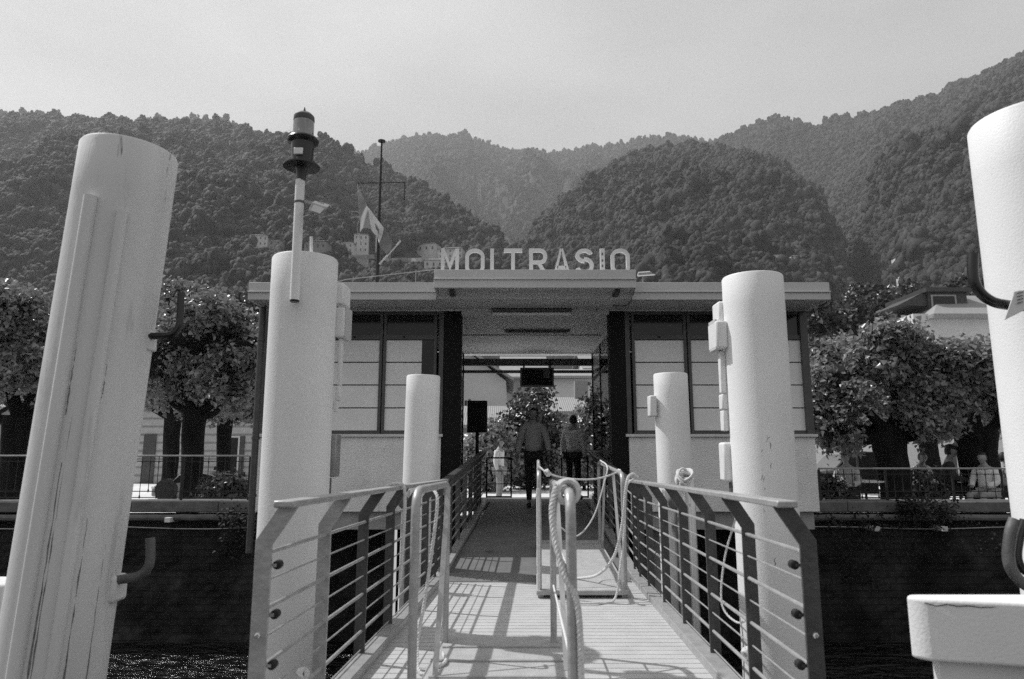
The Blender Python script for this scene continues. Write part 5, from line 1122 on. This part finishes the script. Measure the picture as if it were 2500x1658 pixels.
def hill_point(P, xq, s_, seed, pw):
    ry, D1, D0 = lerp_curve(P, xq); rp = p2(xq, ry, D1); ax_ = rp.x/D1
    Y = D0+(D1-D0)*s_; zb_ = G+2; z0 = zb_+(D0-170)*.13
    z = z0+(rp.z-5-z0)*(max(0, min(s_, 1.0))**pw) if s_ <= 1 else rp.z-5-(s_-1)*(D1-D0)*.8
    env = max(0, math.sin(math.pi*min(1, max(0, s_)))) ; X_ = ax_*Y
    z += .010*D1*max(0, min(1, s_))*(mnoise.noise(Vector((xq*.021, seed*3, 1)))+.5*mnoise.noise(Vector((xq*.05, seed, 5))))
    A = .075*D1
    g = mnoise.noise(Vector((X_*.0085, Y*.0045, seed)))*1.0+.55*mnoise.noise(Vector((X_*.021, Y*.012, seed+9)))+.25*mnoise.noise(Vector((X_*.05, Y*.03, seed+19)))
    return Vector((X_, Y, z+g*A*env*.8))
HILLS = [('near left hill', HA, 1.0, 1.05, 'hill'), ('ridge', HA2, 2.0, 1.0, 'hill'), ('far', HB, 3.0, 1.1, 'hill'), ('dome', HC, 4.0, .98, 'hill'), ('right', HD, 5.0, 1.05, 'hill')]
def crown_proto(seed, lumps, sub, base, cards=0, csize=.1):
    """a broadleaf crown: rounded lumps over a dome, with small leaf clumps sticking out"""
    g = np.random.default_rng(seed); VV = []; FF = []; nb = 0
    V, Fc = ico(base, seed, .25); VV.append(V*.74); FF.append(Fc); nb += len(V)
    for k in range(lumps):
        d = g.normal(0, 1, 3); d[2] = abs(d[2])*1.2-.3; d /= np.linalg.norm(d); V, Fc = ico(sub, seed*31+k, .4); r_ = g.uniform(.24, .44)
        VV.append(V*r_+d*g.uniform(.55, .8)*np.array([1, 1, .95])); FF.append(Fc+nb); nb += len(V)
    if cards:
        d = g.normal(0, 1, (cards, 3)); d[:, 2] = np.abs(d[:, 2])*1.1-.3; d /= np.linalg.norm(d, axis=1)[:, None]
        c = d*g.uniform(.85, 1.1, (cards, 1)); a = np.cross(d+g.normal(0, .4, (cards, 3)), g.normal(0, 1, (cards, 3))); a /= np.linalg.norm(a, axis=1)[:, None]; b = np.cross(d+g.normal(0, .35, (cards, 3)), a)
        s_ = csize*g.uniform(.5, 1.3, (cards, 1)); T = np.stack([c-a*s_, c+a*s_*.8, c+b*s_*1.3], 1).reshape(-1, 3); VV.append(T); FF.append(np.arange(cards*3).reshape(-1, 3)+nb)
    return np.concatenate(VV), np.concatenate(FF)
ICO3 = [crown_proto(k, 11, 2, 3, 70, .07) for k in range(6)]; ICOM = [crown_proto(k+20, 7, 2, 2, 24, .09) for k in range(7)]; ICO2 = [crown_proto(k+10, 6, 1, 2) for k in range(7)]
def forest(name, label, P, seed, pw, x0, x1, ntree, r0, dense=None, clear=()):
    rng = np.random.default_rng(int(seed*10)); VV = []; FF = []; nb = 0; cnt = 0; tries = 0
    while cnt < ntree and tries < ntree*7:
        tries += 1
        xq = rng.uniform(*dense) if dense and rng.random() < .4 else rng.uniform(x0, x1); s_ = rng.random()**.85*1.03
        ry, D1, D0 = lerp_curve(P, xq); Y = D0+(D1-D0)*s_
        # equal density per ground area: accept in proportion to distance
        if rng.random() > Y/D1*1.0 + .1: continue
        p = hill_point(P, xq, s_, seed, pw); skip = False
        dd_ = p.y*math.cos(TH)+p.z*math.sin(TH); vv_ = (829-((p.z+9)*math.cos(TH)-p.y*math.sin(TH))/dd_*F)/1.0575; uu_ = (1250+p.x/dd_*F)/1.0575
        if vv_ > 730 or (640 < uu_ < 1850 and vv_ > 668): continue
        for (cx_, cy_, rx_, ry_) in clear:
            u_ = 1250+p.x/(p.y*math.cos(TH)+p.z*math.sin(TH))*F; v_ = 829-((p.z+6)*math.cos(TH)-p.y*math.sin(TH))/(p.y*math.cos(TH)+p.z*math.sin(TH))*F
            if ((u_/1.0575-cx_)/rx_)**2+((v_/1.0575-cy_)/ry_)**2 < 1: skip = True; break
        if skip: continue
        r = r0*rng.uniform(.45, 1.25)*(1.4 if rng.random() < .1 else 1)
        V, Fc = (ICO3[rng.integers(5)] if Y < 330 else ICOM[rng.integers(6)] if Y < 620 else ICO2[rng.integers(6)])
        a_ = rng.uniform(0, 6.28); c_, sn = math.cos(a_), math.sin(a_); hz = r*rng.uniform(.8, 1.6)
        W = np.stack([(V[:, 0]*c_-V[:, 1]*sn)*r, (V[:, 0]*sn+V[:, 1]*c_)*r, V[:, 2]*hz], 1)+np.array([p.x, p.y, p.z+hz*.75])
        VV.append(W); FF.append(Fc+nb); nb += len(V); cnt += 1
    V = np.concatenate(VV); Fc = np.concatenate(FF)
    o = np_mesh(name, V, Fc, M['forest'], smooth=True); tag(o, label, 'forest', kind='stuff'); return o
for nm, P, sd_, pw, kname in HILLS:
    xs_ = np.linspace(P[0][0], P[-1][0], 110); ss = np.linspace(0, 1.25, 56); vs = []; fs = []
    for s_ in ss:
        for xq in xs_: vs.append(tuple(hill_point(P, xq, s_, sd_, pw)))
    W_ = len(xs_)
    for j in range(len(ss)-1):
        for i in range(W_-1): a_ = j*W_+i; fs.append((a_, a_+1, a_+W_+1, a_+W_))
    struct(MB().add(vs, fs).build('hill', M['hill_soil']))
CLR_A = [(640, 572, 60, 22), (730, 575, 38, 18), (830, 560, 55, 28), (980, 575, 60, 22), (1020, 605, 60, 16), (920, 604, 110, 24), (700, 600, 60, 12), (1000, 612, 60, 18)]
CLR_C = [(1795, 602, 50, 14)]
forest('forest', 'dense broadleaf forest covering the dark left hillside', HA, 1.0, 1.05, -60, 1290, 17000, 4.2, clear=CLR_A)
forest('forest', 'wooded far crest showing just above the left hillside', HA2, 2.0, 1.0, -60, 760, 2500, 6)
forest('forest', 'hazy forest on the distant middle mountain', HB, 3.0, 1.1, 760, 1760, 17000, 5.6)
forest('forest', 'forest on the rounded dark hill right of the middle', HC, 4.0, .98, 1130, 1960, 13500, 4.1, clear=CLR_C)
forest('forest', 'forest on the tall slope rising to the right edge', HD, 5.0, 1.05, 1540, 2440, 24000, 4.5, (1930, 2200))

# village houses on the slopes
def onhill(P, sd_, pw, x, y):
    best = None
    for i in range(400):
        s_ = i/400; p = hill_point(P, x, s_, sd_, pw); p.z += 6.5; d = p.y*math.cos(TH)+p.z*math.sin(TH); v_ = (829-(p.z*math.cos(TH)-p.y*math.sin(TH))/d*F)/1.0575
        if v_ <= y: return p
    return p
def hill_house(P, sd_, pw, x0, x1, ybase, hpx, label, storeys=2, nwin=3, mw='h_wall', rot=0, flat=False):
    c = onhill(P, sd_, pw, (x0+x1)/2, ybase); Y = c.y; f_ = (Y*math.cos(TH)+c.z*math.sin(TH))/(F/1.0575)
    W_ = (x1-x0)*f_; Hh = hpx*f_; D_ = W_*.7; z0 = c.z-9
    t = thing('hillside_house', (c.x, Y, z0), label, 'house', 'houses of the hillside village')
    loc0 = Vector((c.x, Y, 0))
    MB().box((c.x-W_/2, Y, z0), (c.x+W_/2, Y+D_, c.z+Hh)).build('wall', M[mw], t)
    zt2 = c.z+Hh; e = W_*.05; rise = W_*.14
    MB().add([(c.x-W_/2-e, Y-e, zt2), (c.x+W_/2+e, Y-e, zt2), (c.x+W_/2+e, Y+D_+e, zt2), (c.x-W_/2-e, Y+D_+e, zt2), (c.x-W_/4, Y+D_/2, zt2+rise), (c.x+W_/4, Y+D_/2, zt2+rise)], [(0, 1, 5, 4), (1, 2, 5), (2, 3, 4, 5), (3, 0, 4), (3, 2, 1, 0)]).build('roof', M['tile'], t, smooth=0)
    for j in range(storeys):
        for i in range(nwin):
            xw = c.x-W_/2+W_*(i+.5)/nwin; zw_ = c.z+Hh*(j+.45)/storeys; ww = W_/nwin*.11
            MB().box((xw-ww, Y-.15, zw_-Hh/storeys*.15), (xw+ww, Y-.02, zw_+Hh/storeys*.2)).build('window', M['shutter'], t)
    t.rotation_euler = (0, 0, rot)
A_ = (HA, 1.0, 1.05); C_ = (HC, 4.0, .98); D_ = (HD, 5.0, 1.05)
hill_house(*A_, 592, 632, 580, 38, 'tall pale house highest left in the hillside village, beside the lantern pole', 3, 4, rot=.2)
hill_house(*A_, 634, 664, 578, 22, 'lower house adjoining the tall left village house', 2, 2, 'h_wall2')
hill_house(*A_, 712, 764, 578, 20, 'long low village house right of the lantern pole', 1, 4, 'h_wall2', rot=-.1)
hill_house(*A_, 786, 824, 588, 26, 'low pale village house attached left of the one behind the flag', 2, 3)
hill_house(*A_, 824, 856, 584, 44, 'three storey village house behind the flag', 3, 3, rot=.1)
hill_house(*A_, 872, 902, 572, 28, 'village house between the mast and the gaff', 2, 2)
hill_house(*A_, 964, 1010, 582, 20, 'pale village house with gable wall up the slope from the letters', 1, 3, rot=-.3)
hill_house(*A_, 1012, 1070, 597, 24, 'long village house behind the letter M', 2, 5, rot=-.15)
hill_house(*A_, 982, 1040, 620, 20, 'lowest village house just above the canopy left of the letters', 1, 4)
hill_house(*A_, 553, 565, 594, 12, 'tiny white hut left in the village', 1, 1, 'h_wall')
hill_house(*C_, 1772, 1796, 606, 14, 'left one of two small twin houses above the shelter roof on the right', 1, 3)
hill_house(*C_, 1812, 1838, 606, 16, 'right one of two small twin houses above the shelter roof on the right', 1, 3)
hill_house(*D_, 2034, 2058, 610, 14, 'small pale house among the trees on the right slope', 1, 2)
hill_house(*D_, 2040, 2062, 655, 18, 'pale house half hidden by trees just above the right quay trees', 2, 2)
# terraces
for i, (xa_, xb_, yy) in enumerate(((795, 870, 600), (900, 990, 606), (560, 700, 598), (1000, 1060, 612))):
    mb = MB(); last = None
    for k in range(9):
        x_ = xa_+(xb_-xa_)*k/8; p = onhill(HA, 1.0, 1.05, x_, yy-k*.4)
        if last is not None: mb.bar(last+Vector((0, 0, .6)), p+Vector((0, 0, .6)), 1.0, 2.2)
        last = p
    tag(mb.build('terrace_wall', M['h_wall2']), ['terrace wall below the flag on the village slope', 'terrace wall on the slope between mast and letters', 'terrace wall left in the village beside the lantern pole', 'terrace wall below the lowest village house'][i], 'wall', 'terrace walls of the village')
# pylons
def pylon(x, ybot, ytop, P, sd_, pw, label):
    c = onhill(P, sd_, pw, x, ybot); k = (ybot-ytop)/1490*c.y; t = thing('pylon', c, label, 'pylon', 'power pylons on the middle mountain'); b = k*.09
    mb = MB()
    for sx in (-1, 1):
        for sy in (-1, 1): mb.bar(c+Vector((sx*b, sy*b, -2)), c+Vector((sx*b*.25, sy*b*.25, k)), .9, .9)
    for i in range(6):
        z0, z1 = k*i/6, k*(i+1)/6; w0, w1 = b*(1-.75*i/6), b*(1-.75*(i+1)/6); mb.bar(c+Vector((-w0, -w0, z0)), c+Vector((w1, -w1, z1)), .6, .6); mb.bar(c+Vector((w0, -w0, z0)), c+Vector((-w1, -w1, z1)), .6, .6)
    mb.build('lattice', M['galv'], t)
    for f in (.62, .78, .93): MB().bar(c+Vector((-b*1.5, 0, k*f)), c+Vector((b*1.5, 0, k*f)), .8, .8).build('crossarm', M['galv'], t)
pylon(1108, 470, 422, HB, 3.0, 1.1, 'left one of two lattice pylons on the hazy middle mountain')
pylon(1148, 466, 412, HB, 3.0, 1.1, 'right one of two lattice pylons on the hazy middle mountain')
# nearer big trees between quay houses and slope
def mid_tree(x, y, Y, r, label, seed, name='broadleaf_tree', size=.42, ncl=260):
    p = p2(x, y, Y); h = p.z-G2; lobes = []; rr = random.Random(seed)
    for k in range(6): lobes.append(lob(rr.uniform(-.7, .7)*r, rr.uniform(-.5, .5)*r, h-r*rr.uniform(.4, 2.0), r*rr.uniform(.5, .8)))
    tree((p.x, Y, G2), h, .35, h-r*2.2 if h > r*2.6 else h*.35, lobes, label, seed, ncl, 20, size, .42, 'leaf_dark', name, 'large trees behind the quay houses')
mid_tree(1990, 660, 75, 4.2, 'dark tall tree behind the shelter roof end on the right', 61)
mid_tree(2062, 655, 70, 4.6, 'rounded tree between the shelter roof and the villa', 62)
mid_tree(1940, 690, 60, 3.0, 'bushy tree just behind the right roof corner', 63)
mid_tree(2140, 650, 80, 4.6, 'dark tree left of the villa roof', 64)
mid_tree(2220, 628, 85, 5.0, 'spreading conifer like tree behind the villa dormer', 65)
mid_tree(2300, 620, 85, 5.0, 'dark tree between the villa and the nearest right pile', 66)
mid_tree(130, 715, 60, 3.4, 'tree behind the left pollarded trees, at the left', 67)
mid_tree(560, 670, 60, 3.4, 'tree behind the large left pollarded tree and the shelter', 68)
mid_tree(60, 690, 75, 4.4, 'tall tree at the left edge behind the grey house', 69)

# ------------------------------------------------------------------ haze
hz = MB().box((-1900, -40, WATER-1.2), (1900, 2700, 1300)).build('haze', M['ground']); hz['kind'] = 'stuff'; tag(hz, 'thin pale summer haze between the lake and the far mountains', 'haze')
hm = bpy.data.materials.new('haze_air'); hm.use_nodes = True; ht = hm.node_tree; ht.nodes.clear()
ho = ht.nodes.new('ShaderNodeOutputMaterial'); hv_ = ht.nodes.new('ShaderNodeVolumePrincipled'); hv_.inputs['Color'].default_value = (.9, .9, .9, 1); hv_.inputs['Density'].default_value = .00023; hv_.inputs['Anisotropy'].default_value = .2
ht.links.new(hv_.outputs[0], ho.inputs['Volume']); hz.data.materials.clear(); hz.data.materials.append(hm)
